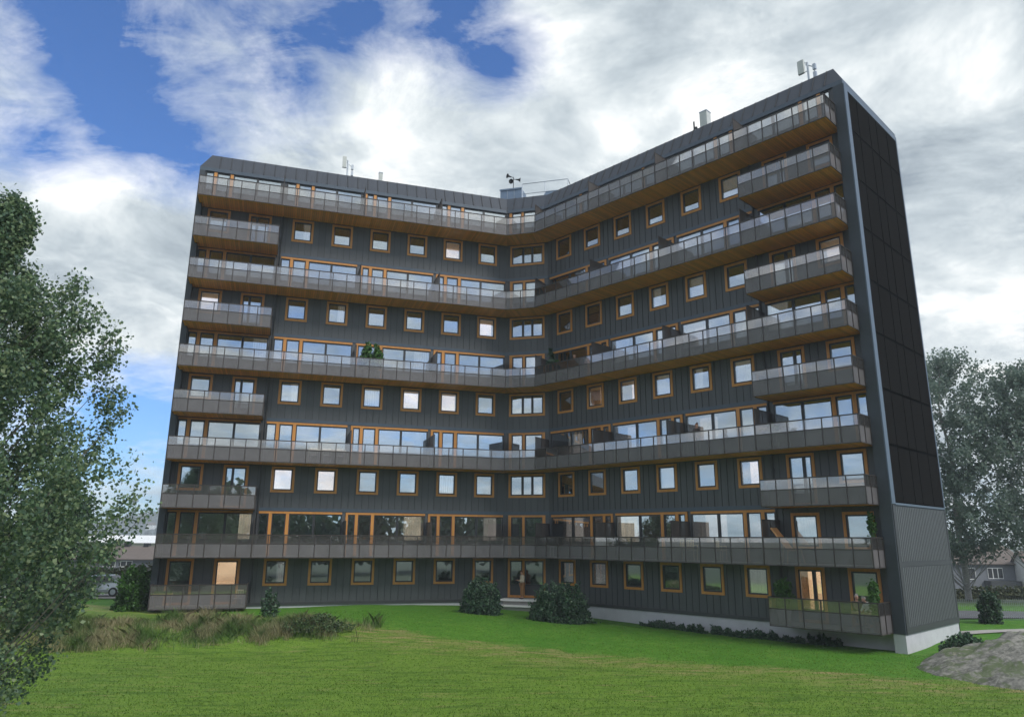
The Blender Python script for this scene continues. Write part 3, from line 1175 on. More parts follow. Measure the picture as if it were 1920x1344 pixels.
def blade_mesh(name, base, h, wdt, m, parent=None, lean=.35, kind=None):
    n = len(base)
    az = rng.uniform(0, 2 * np.pi, n)
    l = rng.normal(0, lean, (n, 2))
    hh = (h * rng.uniform(.5, 1.3, n))
    wv = np.stack([np.cos(az), np.sin(az), 0 * az], 1) * wdt * .5
    mid_ = base + np.stack([l[:, 0] * hh * .35, l[:, 1] * hh * .35, hh * .6], 1)
    tip = base + np.stack([l[:, 0] * hh, l[:, 1] * hh, hh * .95], 1)
    v = np.stack([base - wv, base + wv, mid_ + wv * .7, tip, mid_ - wv * .7], 1).reshape(-1, 3)
    return fast_mesh(name, v, np.arange(5 * n).reshape(-1, 5), m, parent)


M['aspen'] = mat_leaf('aspen_leaf', [(.07, .125, .085), (.10, .17, .105), (.13, .21, .11), (.17, .25, .12), (.28, .34, .18)], trans=.34)
M['darkleaf'] = mat_leaf('dark_leaf', [(.025, .055, .032), (.038, .085, .042), (.06, .12, .05)], trans=.12)
M['bushleaf'] = mat_leaf('bush_leaf', [(.018, .050, .026), (.030, .08, .038), (.05, .11, .05), (.11, .17, .10)], trans=.15)
M['greenleaf'] = mat_leaf('green_leaf', [(.03, .085, .014), (.055, .15, .022), (.085, .20, .035)], trans=.25)
M['birch'] = mat_leaf('birch_leaf_hazed', [(.13, .19, .16), (.16, .225, .185), (.20, .26, .21), (.25, .31, .24)], trans=.45)  # pale blue-green shades carry distance haze in the leaf colour
M['greenish'] = mat_leaf('thicket_leaf', [(.04, .085, .03), (.065, .12, .04), (.10, .15, .055), (.16, .17, .08)], trans=.25)
M['hedge'] = mat_leaf('hedge_leaf', [(.045, .065, .022), (.08, .095, .04), (.13, .13, .06)], trans=.2)
M['straw_'] = mat_leaf('rough_blade_', [(.07, .13, .025), (.10, .16, .040), (.24, .22, .10), (.36, .31, .16), (.08, .15, .03), (.16, .19, .06)], trans=.2)
M['core'] = mat('foliage_core', (.012, .022, .010), .9, var=.4, vscale=3)
M['blade_'] = mat_leaf('short_blade', [(.055, .145, .010), (.085, .180, .018), (.120, .215, .030), (.17, .22, .055)], trans=.25)


def limb(mb, pts, r0, r1, n=7):
    k = len(pts) - 1
    for i in range(k):
        a, b = r0 + (r1 - r0) * i / k, r0 + (r1 - r0) * (i + 1) / k
        mb.tube(pts[i], pts[i + 1], a, b, n, cap=False)


# ------------------------------------------------------------------ the tall aspen at the left
def envelope_tree(name, label, x, y, zs, rs, nleaf, leaf, lm, bm_, trunk_r, ntwig, seed, group=None, spread=.28, drop=.35, gaps=.0, updir=.75, tube=9):
    r_ = np.random.default_rng(seed)
    z0 = gz(x, y)
    o = thing(name, label, 'tree', (x, y, z0), 0, group)
    top = zs[-1]
    mb = MB()
    tp = [(0, 0, -.3)]
    nseg = 9
    for i in range(1, nseg + 1):
        zz_ = (top - z0) * .97 * i / nseg
        tp.append((.18 * math.sin(i * 1.3 + seed) * i / 5, .18 * math.cos(i * 1.7 + seed) * i / 5, zz_))
    limb(mb, tp, trunk_r, .02, tube)
    C_, n_per = [], nleaf // ntwig
    clump = r_.uniform(-1, 1, (14, 3))
    for k in range(ntwig):
        zz_ = zs[0] + (top - zs[0]) * r_.beta(1.15, 1.15)
        rad = np.interp(zz_, zs, rs)
        az = r_.uniform(0, 2 * math.pi)
        f = 1 - r_.random() ** 1.9 * .85
        wob = 1 + .24 * math.sin(az * 3 + zz_ * 1.1 + seed) + .12 * math.sin(az * 7 + zz_ * 2.6)
        tip = np.array([math.cos(az) * rad * f * wob, math.sin(az) * rad * f * wob, zz_ - z0])
        if gaps and noise.noise(Vector(tip * .55 + seed)) < -.42 + gaps: continue
        # the bough leaves the trunk lower down and climbs to its tip
        zb_ = max(.6, tip[2] - math.hypot(tip[0], tip[1]) * updir - .3)
        tr = np.array([np.interp(zb_, [q[2] for q in tp], [q[i] for q in tp]) for i in range(2)] + [zb_])
        if k % 4 == 0:
            md = tr * .45 + tip * .55 + np.array([0, 0, -.12])
            limb(mb, [tuple(tr), tuple(md), tuple(tip)], .008 + .006 * math.hypot(tip[0], tip[1]), .004, 5)
        dr = tip - tr; dr /= np.linalg.norm(dr) + 1e-6
        n = int(n_per * r_.uniform(.6, 1.5))
        al = r_.uniform(-1.0, .25, n)[:, None] * spread * 2.2
        C_.append(tip + dr * al + r_.normal(0, spread * .42, (n, 3)) + np.array([0, 0, -.1]) * drop)
    mb.build('trunk', bm_, o, smooth=True, fix=False)
    leaf_mesh('crown', np.concatenate(C_), leaf, lm, o)
    return o


envelope_tree('aspen_tree', 'tall leafy aspen reaching up beside the left edge of the lawn', -12.6, 17.0,
              [-.6, .4, 1.2, 2.2, 3.3, 4.2, 5.3, 6.4, 7.6, 8.6, 9.6, 10.4, 11.0, 11.5, 12.1], [1.1, 1.9, 2.1, 2.4, 2.95, 3.25, 3.3, 3.0, 2.6, 2.25, 1.75, 1.15, .6, .25, .05],
              125000, .074, M['aspen'], M['aspenbark'], .15, 1100, 3, spread=.30, updir=1.35, gaps=.05)
envelope_tree('dark_tree', 'dark dense tree standing behind the aspen near the parked car', -23.4, 38.5,
              [.0, 1.2, 2.5, 4.0, 5.5, 7.0], [1.2, 2.1, 2.5, 2.3, 1.5, .4], 16000, .15, M['darkleaf'], M['bark'], .16, 220, 5, spread=.4)

# birches beyond the right end of the block
envelope_tree('birch_tree', 'tall thin-crowned birch right behind the end wall of the block', 37.0, 62.0,
              [3.2, 4.6, 7, 10, 13, 16, 18.5, 20.5], [2.0, 4.6, 6.0, 6.0, 5.4, 4.4, 3.0, .9], 34000, .18, M['birch'], M['birchbark'], .26, 620, 8, 'birches right of the block', spread=.55, gaps=.12, updir=1.0)
envelope_tree('birch_tree', 'birch with a dark leaning trunk at the right picture edge, behind the fence', 40.6, 58.0,
              [3.6, 5, 7, 10, 13, 16, 18.0], [2.0, 4.2, 5.4, 5.2, 4.4, 3.0, .8], 26000, .18, M['birch'], M['birchbark'], .20, 520, 21, 'birches right of the block', spread=.55, gaps=.10, updir=1.0)


# ------------------------------------------------------------------ bushes
def bush(name, label, cat, x, y, rx, ry, h, nleaf, leaf, lm, seed, group=None, sprigs=18, rz=0.0, base=None):
    r_ = np.random.default_rng(seed)
    z0 = gz(x, y) - .03 if base is None else base
    o = thing(name, label, cat, (x, y, z0), rz, group)
    mb = MB()
    n = 14
    for k in range(26):      # the stems
        a = r_.uniform(0, 6.28); f = r_.uniform(.2, .8)
        mb.tube((r_.normal(0, .08) * rx, r_.normal(0, .08) * ry, 0), (math.cos(a) * rx * f, math.sin(a) * ry * f, h * r_.uniform(.45, .85)), .018, .008, 5, cap=False)
    mb.build('stem', M['bark'], o, fix=False)
    P = []
    d = r_.normal(size=(nleaf, 3)); d /= np.linalg.norm(d, axis=1, keepdims=True)
    d[:, 2] = np.abs(d[:, 2]) * 1.05 - .12 * r_.random(nleaf)
    lump = np.array([noise.noise(Vector(q * 2.3 + seed)) for q in d])
    lump2 = np.array([noise.noise(Vector(q * 6.0 + seed)) for q in d])
    f = (1 + .52 * lump + .30 * lump2) * (1 - .42 * r_.random(nleaf) ** 2.2)
    pts = d * f[:, None] * np.array([rx, ry, h * .88])
    P.append(pts)
    for k in range(sprigs):   # shoots poking out
        q = d[r_.integers(nleaf)]
        q = q / np.linalg.norm(q)
        if q[2] < .05: continue
        st = q * np.array([rx, ry, h * .88]) * .9
        m_ = int(nleaf / 170) + 6
        t_ = r_.random(m_)[:, None]
        P.append(st + (q * .5 + np.array([0, 0, .6])) * t_ * h * .22 + r_.normal(0, .03 * h, (m_, 3)))
    P = np.concatenate(P); P[:, 2] = np.maximum(P[:, 2], .02)
    leaf_mesh('foliage', P, leaf, lm, o)
    return o


bush('bush', 'rounded dark green bush left of the entrance steps', 'bush', -1.75, 45.9, 1.12, .95, 2.0, 9000, .105, M['bushleaf'], 2, 'bushes beside the entrance', sprigs=34)
bush('bush', 'wide dark green bush right of the entrance steps', 'bush', 2.95, 44.6, 1.62, 1.15, 2.1, 13000, .105, M['bushleaf'], 4, 'bushes beside the entrance', sprigs=30)
bush('laurel_bush', 'bright green leafy bush against the left corner of the block', 'bush', -22.05, 45.0, .88, 1.1, 2.5, 11000, .13, M['greenleaf'], 6, sprigs=20)
bush('clipped_shrub', 'round olive shrub left of the parked car', 'bush', -30.6, 52.5, 1.5, 1.3, 2.0, 6000, .13, M['hedge'], 9, sprigs=4)
bush('hedge', 'long olive hedge behind the parked car', 'hedge', -31.5, 62, 6.5, 1.2, 2.0, 12000, .16, M['hedge'], 10, sprigs=8)
bush('flowering_shrub', 'small dark shrub with pale leaf tips on the rough bank', 'shrub', -12.9, 41.3, .42, .40, 1.45, 800, .10, M['bushleaf'], 12, sprigs=20)
bush('bank_shrub', 'low green thicket at the right end of the rough bank', 'shrub', -9.3, 36.9, 1.5, 1.0, .70, 4200, .075, M['greenish'], 13, sprigs=22)
bush('corner_shrub', 'low leafy shrub at the foot of the end wall beside the rock', 'shrub', 19.6, 33.6, 1.45, .8, .95, 4500, .10, M['bushleaf'], 14, sprigs=14, rz=.6)
bush('fence_shrub', 'narrow dark shrub between the end wall and the wire fence', 'shrub', 27.5, 44.2, .6, .6, 1.9, 2500, .11, M['darkleaf'], 15)
bush('hedge', 'brownish green hedge in front of the grey house', 'hedge', 47, 72, 11, 1.2, 1.15, 12000, .2, M['hedge'], 16, sprigs=10)

# low plants along the right plinth
for i in range(13):
    k = i / 12
    px_ = FR(13.4 - 10.6 * k, .42 + .1 * math.sin(i * 2.1), 0)
    r_ = np.random.default_rng(100 + i)
    z0 = gz(px_[0], px_[1])
    o = thing('plinth_plant', ('spiky dark green plant against the plinth, near the entrance end of the row' if i < 4 else
                               'spiky dark green plant against the plinth, in the middle of the row' if i < 9 else
                               'spiky dark green plant against the plinth under the corner balcony'), 'plant',
              (px_[0], px_[1], z0), 0, ['spiky plants at the near end of the plinth row', 'spiky plants in the middle of the plinth row', 'spiky plants under the corner balcony'][0 if i < 4 else 1 if i < 9 else 2])
    n = 420
    a = r_.uniform(0, 6.28, n); q = r_.random(n) ** .6 * (.50 + .12 * math.sin(i))
    pk_ = [(r_.uniform(-.45, .45), r_.uniform(.12, .50)) for _ in range(6)]
    xx = np.cos(a) * q
    hh = np.array([max(h_ * max(0, 1 - abs(v - c_) / .16) for c_, h_ in pk_) for v in xx]) * (.75 + .03 * i) + .07
    P = np.stack([xx, np.sin(a) * q * .5, hh * r_.random(n)], 1)
    rot = math.atan2(-FR.u.y, -FR.u.x)
    c_, s_ = math.cos(rot), math.sin(rot)
    P = np.stack([P[:, 0] * c_ - P[:, 1] * s_, P[:, 0] * s_ + P[:, 1] * c_, P[:, 2]], 1)
    leaf_mesh('leaf', P, .085, M['bushleaf'], o, aspect=2.2, up=.8)

# rough grass on the bank and short blades in front
def patchy_blades(name, cols_a, cols_b, sc, thr=.5):
    """blades whose patches lean to straw or to green over the ground"""
    m = mat_leaf(name, cols_a, trans=.5)
    t = NT(m.node_tree)
    p = t.n['Principled BSDF']
    tl = [x for x in t.n if x.type == 'BSDF_TRANSLUCENT'][0]
    ra = p.inputs['Base Color'].links[0].from_socket
    rb = t.node('ShaderNodeValToRGB')
    g_ = [x for x in t.n if x.type == 'NEW_GEOMETRY'][0]
    t.l.new(g_.outputs['Random Per Island'], rb.inputs[0])
    rb.color_ramp.elements[0].color = (*cols_b[0], 1); rb.color_ramp.elements[1].color = (*cols_b[-1], 1)
    tc = t.node('ShaderNodeTexCoord')
    f = t.ramp(t.noise(tc.outputs['Object'], sc, 5, .65, .4), thr - .10, thr + .10)
    c = t.mix(f, ra, rb.outputs[0])
    t.l.new(c, p.inputs['Base Color']); t.l.new(c, tl.inputs[0])
    return m


M['straw'] = patchy_blades('rough_blade', [(.09, .19, .035), (.14, .26, .055), (.10, .20, .045), (.20, .26, .08)], [(.26, .25, .12), (.60, .52, .32)], .55, .50)
n = 60000
bx = rng.uniform(-27, -6.4, n)
by = rng.uniform(33.0, 39.4, n)
edge = 34.3 + np.clip((bx + 20) * .12, -.6, 1.6)
hn = np.array([noise.fractal(Vector((a * .42, b * .5, 1)), 1, 2, 4) for a, b in zip(bx, by)])
dens_ = np.clip((by - edge + .35 * hn * 2) / .9, 0, 1) * np.clip((38.9 - by + hn * 1.2) / 1.0, 0, 1) * np.clip((-6.8 - bx + hn * 1.5) / 1.5, 0, 1)
keep = rng.random(n) < dens_ * np.clip(.75 + hn, .12, 1)
bx, by, hn = bx[keep], by[keep], hn[keep]
base = np.stack([bx, by, [gz(a, b) for a, b in zip(bx, by)]], 1)
o = blade_mesh('rough_grass', base, .40 * np.clip(1 + hn * 1.1, .35, 1.7), .024, M['straw'], lean=.5)
tag(o, 'tall dry and green grass growing on the bank left of the lawn', 'grass', kind='stuff')
M['blade'] = patchy_blades('short_blade_patchy', [(.065, .150, .010), (.115, .215, .020), (.165, .265, .036)], [(.12, .24, .03), (.30, .32, .10)], .9, .60)
n = 110000
by = 21 + 26 * rng.random(n) ** 1.3
bx = rng.uniform(-1, 1, n) * (4 + by * .74)
keep = (by + .9 * bx < 50) & (by - .33 * bx < 47.5)
bx, by = bx[keep], by[keep]
base = np.stack([bx, by, [gz(a, b) for a, b in zip(bx, by)]], 1)
o = blade_mesh('short_grass', base, .05, .020, M['blade'], lean=.7)
tag(o, 'short mown grass blades of the lawn', 'grass', kind='stuff')

# ------------------------------------------------------------------ rock outcrop at the right
mb = None
nu, nv = 110, 90
rv = []
for j in range(nv + 1):
    for i in range(nu + 1):
        x = -6.2 + 13.5 * i / nu
        y = -4.6 + 9.6 * j / nv
        q = 1 - (x / (6.2 if x < 0 else 7.5)) ** 2 - (y / 4.7) ** 2
        h = max(0, q) ** .85 * 1.7
        s1 = noise.fractal(Vector((x * .55 + y * .2, y * .9, .3)), 1.0, 2.1, 6)
        s2 = noise.turbulence(Vector((x * .9 + y * .7, y * 1.9 - x * .4, 2.0)), 5, True)
        h += (s1 * .30 + (s2 - .5) * .20) * min(1, h * 1.6)
        if q <= 0: h = -.5
        rv.append((x, y, h - .25))
rfc = np.array([(j * (nu + 1) + i, j * (nu + 1) + i + 1, (j + 1) * (nu + 1) + i + 1, (j + 1) * (nu + 1) + i) for j in range(nv) for i in range(nu)])
rm = bpy.data.materials.new('lichen_rock')
rm.use_nodes = True
t = NT(rm.node_tree); p = t.n['Principled BSDF']
tc = t.node('ShaderNodeTexCoord'); V = tc.outputs['Object']
a1 = t.noise(V, 1.1, 8, .65, .8); a2 = t.noise(V, 7, 8, .7); a3 = t.noise(t.vmath('MULTIPLY', V, (1, 2.6, 2.6)), 1.6, 8, .7, .8)
c = t.mix(t.ramp(a2, .3, .7), (.11, .11, .095, 1), (.27, .26, .23, 1))
c = t.mix(t.ramp(a3, .50, .60, 0, .8), c, (.075, .078, .064, 1))
c = t.mix(t.ramp(a1, .48, .58, 0, .85), c, (.075, .105, .038, 1))
c = t.mix(t.ramp(t.noise(V, 2.2, 6, .6), .62, .72, 0, .8), c, (.33, .30, .24, 1))
t.l.new(c, p.inputs['Base Color']); p.inputs['Roughness'].default_value = .9
bp = t.node('ShaderNodeBump'); bp.inputs['Strength'].default_value = .5; bp.inputs['Distance'].default_value = .05
t.put(bp.inputs['Height'], t.math('ADD', a2, a3)); t.l.new(bp.outputs[0], p.inputs['Normal'])
rock = fast_mesh('rock_outcrop', np.array(rv), rfc, rm, smooth=True)
rock.scale = (1.12, 1.1, .95)
rock.location = (22.4, 30.0, gz(20, 29))
rock.rotation_euler = (0, 0, .12)
tag(rock, 'grey lichen-covered bedrock outcrop in the grass at the right', 'rock')

# ------------------------------------------------------------------ entrance steps
M['stone'] = mat('white_stone_step', (.72, .71, .69), .7, var=.06, vscale=4)
o = thing('entrance_steps', 'white stone landing with two steps in front of the entrance door', 'steps', FM(.9, 0, -.3))
o.rotation_euler = (0, 0, 0)
inv = Matrix.Translation(o.location).inverted()
def rel(F): return lambda s, d, z: tuple(inv @ Vector(F(s, d, z)))
for nm, a, b, d0, d1, z0, z1 in (('landing', -.45, 2.45, .045, 1.15, .03, .15), ('tread', -.62, 2.2, 1.05, 1.55, -.30, -.20), ('tread', -.78, 2.2, 1.45, 1.98, -.66, -.56)):
    mb = MB(); mb.box(rel(FM), a, b, d0, d1, z0, z1); mb.build(nm, M['stone'], o)
mb = MB()
mb.box(rel(FM), -.32, 2.2, .05, 1.0, -1.2, .028); mb.box(rel(FM), -.50, 2.1, 1.0, 1.42, -1.2, -.302)
mb.build('riser', M['slab'], o)

# ------------------------------------------------------------------ things on the roof
def roofspot(F, s, back): 
    q = F.O + F.u * s - F.n * back
    return (q.x, q.y, ZR)


def antenna(label, loc, rz, wide):
    o = thing('antenna_mast', label, 'antenna', loc, rz, 'antenna masts on the roof')
    mb = MB(); mb.tube((0, 0, 0), (0, 0, 1.35), .055, n=10); mb.tube((.34, .1, 0), (.34, .1, .95), .03, n=8)
    mb.build('mast', M['steel'], o)
    mb = MB(); mb.tube((-.1, 0, 1.25), (.42, .1, .85), .03, n=8); mb.tube((0, 0, .8), (-.16, -.1, .75), .025, n=8); mb.tube((0, 0, 1.3), (-.14, -.1, 1.35), .025, n=8)
    mb.build('bracket', M['steel'], o)
    mb = MB()
    mb.abox(-.26 - wide, -.12, -.24, -.10, .68, 1.52)
    mb.build('panel_antenna', M['offwhite'], o)
    for z in (.55, 1.05):
        mb = MB(); mb.abox(.26, .42, .02, .18, z - .3, z + .05); mb.build('radio_unit', M['steel'], o)
    return o


antenna('slim panel antenna on a steel mast over the left wing', roofspot(FL, 9.35, .35), .3, .12)
antenna('wide white panel antenna on a mast near the right roof corner', roofspot(FR, 1.55, .35), -.9, .22)
for lab, F, s, bk, a, h in (('slim pale square vent stack standing on the left wing roof', FL, 11.75, .5, .26, .80), ('broad pale box vent standing on the right wing roof', FR, 8.3, .6, .50, 1.25)):
    loc = roofspot(F, s, bk)
    o = thing('roof_vent', lab, 'vent', loc, math.atan2(F.u.y, F.u.x))
    mb = MB(); mb.abox(-a / 2, a / 2, -a / 2, a / 2, 0, h); mb.build('duct', M['offwhite'], o)
    mb = MB(); mb.abox(-a / 2 - .02, a / 2 + .02, -a / 2 - .02, a / 2 + .02, h, h + .06); mb.build('cap', M['steel'], o)
loc = roofspot(FR, 9.0, .4)
o = thing('vent_pipe', 'thin dark vent pipe left of the broad box vent', 'pipe', loc)
mb = MB(); mb.tube((0, 0, 0), (0, 0, .85), .05, n=8); mb.build('pipe', M['black'], o)
mb = MB(); mb.lathe((.12, 0, .35), [(.04, 0), (.09, .03), (.09, .12), (.02, .16)], 10); mb.build('cowl', M['black'], o)

loc = roofspot(FM, -.75, 2.6)
o = thing('ventilation_housing', 'blue-grey sheet metal ventilation box on the roof at the bend', 'ventilation box', loc, math.atan2(U[1].y, U[1].x))
mb = MB()
mb.hexa([(-.85, -.8, 0), (.85, -.8, 0), (.85, .8, 0), (-.85, .8, 0), (-.85, -.8, 1.75), (.85, -.8, 1.75), (.85, .8, 1.95), (-.85, .8, 1.95)])
mb.abox(-.9, .9, -.86, -.80, 1.68, 1.80); mb.build('casing', M['steelblue'], o)
for x in (-.28, .28):
    mb = MB(); mb.abox(x - .012, x + .012, -.825, -.801, 0, 1.67); mb.build('seam_strip', M['steel'], o)
top = (loc[0], loc[1], loc[2] + 1.86)
o = thing('siren', 'dark siren with three horns on a pole above the ventilation box', 'siren', top, .2)
mb = MB(); mb.tube((0, 0, 0), (0, 0, 1.35), .03, n=8); mb.build('pole', M['black'], o)
for d_, z in (((-.9, -.3, 0), 1.3), ((.9, -.2, -.1), 1.15), ((-.5, -.8, -.25), .85)):
    mb = MB(); v_ = Vector(d_).normalized()
    mb.tube((0, 0, z), tuple(Vector((0, 0, z)) + v_ * .25), .03, n=6)
    mb.lathe(tuple(Vector((0, 0, z)) + v_ * .22), [(.05, 0), (.06, .12), (.10, .24), (.20, .34), (.185, .335), (.03, .2)], 14, ax=v_)
    mb.build('horn', M['black'], o)
loc = roofspot(FM, .2, 1.4)
o = thing('roof_railing', 'thin steel safety railing on the roof beside the ventilation box', 'railing', loc, math.atan2(U[1].y, U[1].x))
for x in (0.1, 1.9, 3.7):
    mb = MB(); mb.tube((x, 0, 0), (x, 0, 1.85), .03, n=6); mb.build('post', M['steel'], o)
mb = MB(); mb.tube((.1, 0, 1.85), (3.7, 0, 1.85), .03, n=6); mb.tube((.1, 0, 1.0), (3.7, 0, 1.0), .025, n=6)
mb.tube((3.7, 0, 1.85), (3.7, 2.5, 1.85), .03, n=6); mb.build('rail', M['steel'], o)
loc = roofspot(FM, 3.0, 1.9)
o = thing('roof_hatch', 'low blue-grey roof hatch with sloping sides right of the safety railing', 'roof hatch', loc, math.atan2(U[1].y, U[1].x))
mb = MB(); mb.hexa([(-1.2, -.7, 0), (1.3, -.7, 0), (1.3, .7, 0), (-1.2, .7, 0), (-.9, -.5, .95), (.8, -.5, .95), (.8, .5, .95), (-.9, .5, .95)]); mb.build('casing', M['steelblue'], o)
mb = MB(); mb.abox(-.92, .82, -.52, .52, .951, 1.02); mb.build('lid', M['steelblue'], o)

# ------------------------------------------------------------------ people
def skin_mesh(name, V, Ed, Rd, m, parent, sub=2):
    me = bpy.data.meshes.new(name)
    me.from_pydata([tuple(v) for v in V], Ed, [])
    o = bpy.data.objects.new(name + '_tmp', me)
    COL.objects.link(o)
    o.modifiers.new('skin', 'SKIN')
    sk = me.skin_vertices[0].data
    for i, r in enumerate(Rd):
        sk[i].radius = (r, r) if not isinstance(r, tuple) else r
        sk[i].use_root = (i == 0)
    ss = o.modifiers.new('sub', 'SUBSURF'); ss.levels = sub; ss.render_levels = sub
    dg = bpy.context.evaluated_depsgraph_get()
    nm = bpy.data.meshes.new_from_object(o.evaluated_get(dg))
    bpy.data.objects.remove(o)
    nm.name = name
    nm.materials.clear(); nm.materials.append(m)
    nm.polygons.foreach_set('use_smooth', [True] * len(nm.polygons))
    r = bpy.data.objects.new(name, nm)
    COL.objects.link(r)
    r.parent = parent
    return r


M['skin'] = mat('skin', (.55, .30, .21), .55, var=.06)
M['eye'] = mat('eye_dark', (.02, .016, .014), .3)


def cloth(name, c): return mat(name, c, .85, var=.14, vscale=9)


def person(label, loc, rz, J, hair, top, trousers, shoes, bald=False, group=None):
    """J: joints in metres, the figure faces +Y; keys as below"""
    o = thing('person', label, 'person', loc, rz, group)
    V, Ed, Rd = [], [], []
    def add(p, r, frm=None):
        V.append(Vector(p)); Rd.append(r)
        if frm is not None: Ed.append((frm, len(V) - 1))
        return len(V) - 1
    pel = add(J['pelvis'], .135)
    wai = add(J['waist'], .125, pel)
    che = add(J['chest'], .145, wai)
    nb = add(J['neck'], .062, che)
    nk = add(Vector(J['neck']) * .45 + Vector(J['head']) * .55 - Vector((0, .01, .02)), .055, nb)
    hd = Vector(J['head'])
    f = Vector(J.get('look', (0, 1, 0))).normalized()
    rt = f.cross(Vector((0, 0, 1))).normalized(); upv = rt.cross(f).normalized()
    jaw = add(hd + f * .025 - upv * .065, .062, nk)
    mid_ = add(hd + f * .012 + upv * .01, .082, jaw)
    crn = add(hd - f * .012 + upv * .075, .066, mid_)
    nose = add(hd + f * .098 - upv * .012, .014, mid_)
    for s_ in (-1, 1): add(hd + rt * s_ * .083 - f * .01, .014, mid_)
    clothpts = {}
    for k, s_ in (('l', -1), ('r', 1)):
        sh = add(J['shoulder_' + k], .062, che)
        el = add(J['elbow_' + k], .043, sh)
        wr = add(J['wrist_' + k], .027, el)
        dirv = (V[wr] - V[el]).normalized()
        hv = Vector(J.get('hand_' + k, dirv)).normalized()
        side = hv.cross(Vector((0, 0, 1)) if abs(hv.z) < .8 else Vector((0, 1, 0))).normalized()
        pal = add(V[wr] + hv * .055, .026, wr)
        for i, (off, ln) in enumerate(((-.030, .065), (-.011, .078), (.009, .072), (.028, .056))):
            a = add(V[pal] + hv * .035 + side * off, .0095, pal)
            b_ = add(V[a] + hv * ln * .55 - Vector((0, 0, .010)), .0085, a)
            add(V[b_] + hv * ln * .35 - Vector((0, 0, .022)), .0075, b_)
        th = add(V[wr] + hv * .03 + side * -.042, .011, pal)
        add(V[th] + hv * .04 + side * -.014, .009, th)
        hp = add(J['hip_' + k], .095, pel)
        kn = add(J['knee_' + k], .058, hp)
        an = add(J['ankle_' + k], .040, kn)
        add(J['toe_' + k], .032, an)
    skin_mesh('body', V, Ed, Rd, M['skin'], o)
    # clothes: own surfaces just outside the body
    def sub_(names, rad, nm, m):
        vs = [Vector(J[n]) for n, _ in names]
        return skin_mesh(nm, vs, rad, [r for _, r in names], m, o)
    tn = [('chest', .165), ('waist', .150), ('pelvis', .160), ('neck', .080), ('shoulder_l', .085), ('elbow_l', .062), ('cuff_l', .045), ('shoulder_r', .085), ('elbow_r', .062), ('cuff_r', .045)]
    for k in 'lr': J['cuff_' + k] = Vector(J['elbow_' + k]).lerp(Vector(J['wrist_' + k]), .88)
    sub_(tn, [(0, 1), (1, 2), (0, 3), (0, 4), (4, 5), (5, 6), (0, 7), (7, 8), (8, 9)], *top)
    for k in 'lr': J['hem_' + k] = Vector(J['knee_' + k]).lerp(Vector(J['ankle_' + k]), .93)
    sub_([('pelvis', .155), ('hip_l', .112), ('knee_l', .078), ('hem_l', .060), ('hip_r', .112), ('knee_r', .078), ('hem_r', .060)],
         [(0, 1), (1, 2), (2, 3), (0, 4), (4, 5), (5, 6)], 'trousers', trousers)
    for k in 'lr':
        a, t_ = Vector(J['ankle_' + k]), Vector(J['toe_' + k])
        skin_mesh('shoe', [a + Vector((0, 0, -.02)), a.lerp(t_, .1) - Vector((0, 0, .03)), t_ + (t_ - a) * .12], [(0, 1), (1, 2)], [.046, .050, .038], shoes, o)
    # hair
    if bald:
        hv_ = [hd - f * .055 + upv * .0, hd - f * .045 + rt * .055 - upv * .0, hd - f * .045 - rt * .055]
        skin_mesh('hair', hv_, [(0, 1), (0, 2)], [.045, .040, .040], hair, o)
    else:
        hv_ = [hd - f * .02 + upv * .088, hd - f * .062 + upv * .03, hd - f * .06 - upv * .03, hd + f * .035 + upv * .098]
        skin_mesh('hair', hv_, [(0, 1), (1, 2), (0, 3)], [.066, .066, .048, .042], hair, o)
    for s_ in (-1, 1):
        mb = MB(); mb.lathe(tuple(hd + f * .083 + rt * s_ * .03 + upv * .012), [(.002, 0), (.010, .004), (.008, .010), (.002, .013)], 8, ax=f)
        mb.build('eye', M['eye'], o)
    mb = MB(); mb.lathe(tuple(hd + f * .080 - upv * .048 - rt * .02), [(.002, 0), (.006, .006), (.006, .034), (.002, .04)], 6, ax=rt)
    mb.build('mouth', cloth('lip', (.35, .12, .10)), o)
    return o


def stand(**kw):
    J = dict(pelvis=(0, 0, .95), waist=(0, 0, 1.10), chest=(0, 0, 1.31), neck=(0, .0, 1.49), head=(0, .025, 1.645),
             shoulder_l=(-.185, 0, 1.42), elbow_l=(-.235, -.03, 1.14), wrist_l=(-.225, .06, .90),
             shoulder_r=(.185, 0, 1.42), elbow_r=(.235, -.03, 1.14), wrist_r=(.225, .06, .90),
             hip_l=(-.09, 0, .90), knee_l=(-.10, .015, .50), ankle_l=(-.105, -.02, .085), toe_l=(-.125, .14, .035),
             hip_r=(.09, 0, .90), knee_r=(.10, .03, .50), ankle_r=(.11, .0, .085), toe_r=(.13, .16, .035))
    J.update(kw)
    return J


def sit(h, **kw):
    J = dict(pelvis=(0, 0, h + .10), waist=(0, .01, h + .25), chest=(0, .05, h + .46), neck=(0, .08, h + .63), head=(0, .12, h + .785),
             shoulder_l=(-.18, .06, h + .57), elbow_l=(-.22, .18, h + .32), wrist_l=(-.08, .38, h + .22),
             shoulder_r=(.18, .06, h + .57), elbow_r=(.22, .18, h + .32), wrist_r=(.08, .38, h + .22),
             hip_l=(-.09, .02, h + .09), knee_l=(-.12, .45, h + .10), ankle_l=(-.12, .43, max(.085, h - .33)), toe_l=(-.13, .60, max(.035, h - .39)),
             hip_r=(.09, .02, h + .09), knee_r=(.12, .45, h + .10), ankle_r=(.12, .43, max(.085, h - .33)), toe_r=(.13, .60, max(.035, h - .39)))
    J.update(kw)
    return J


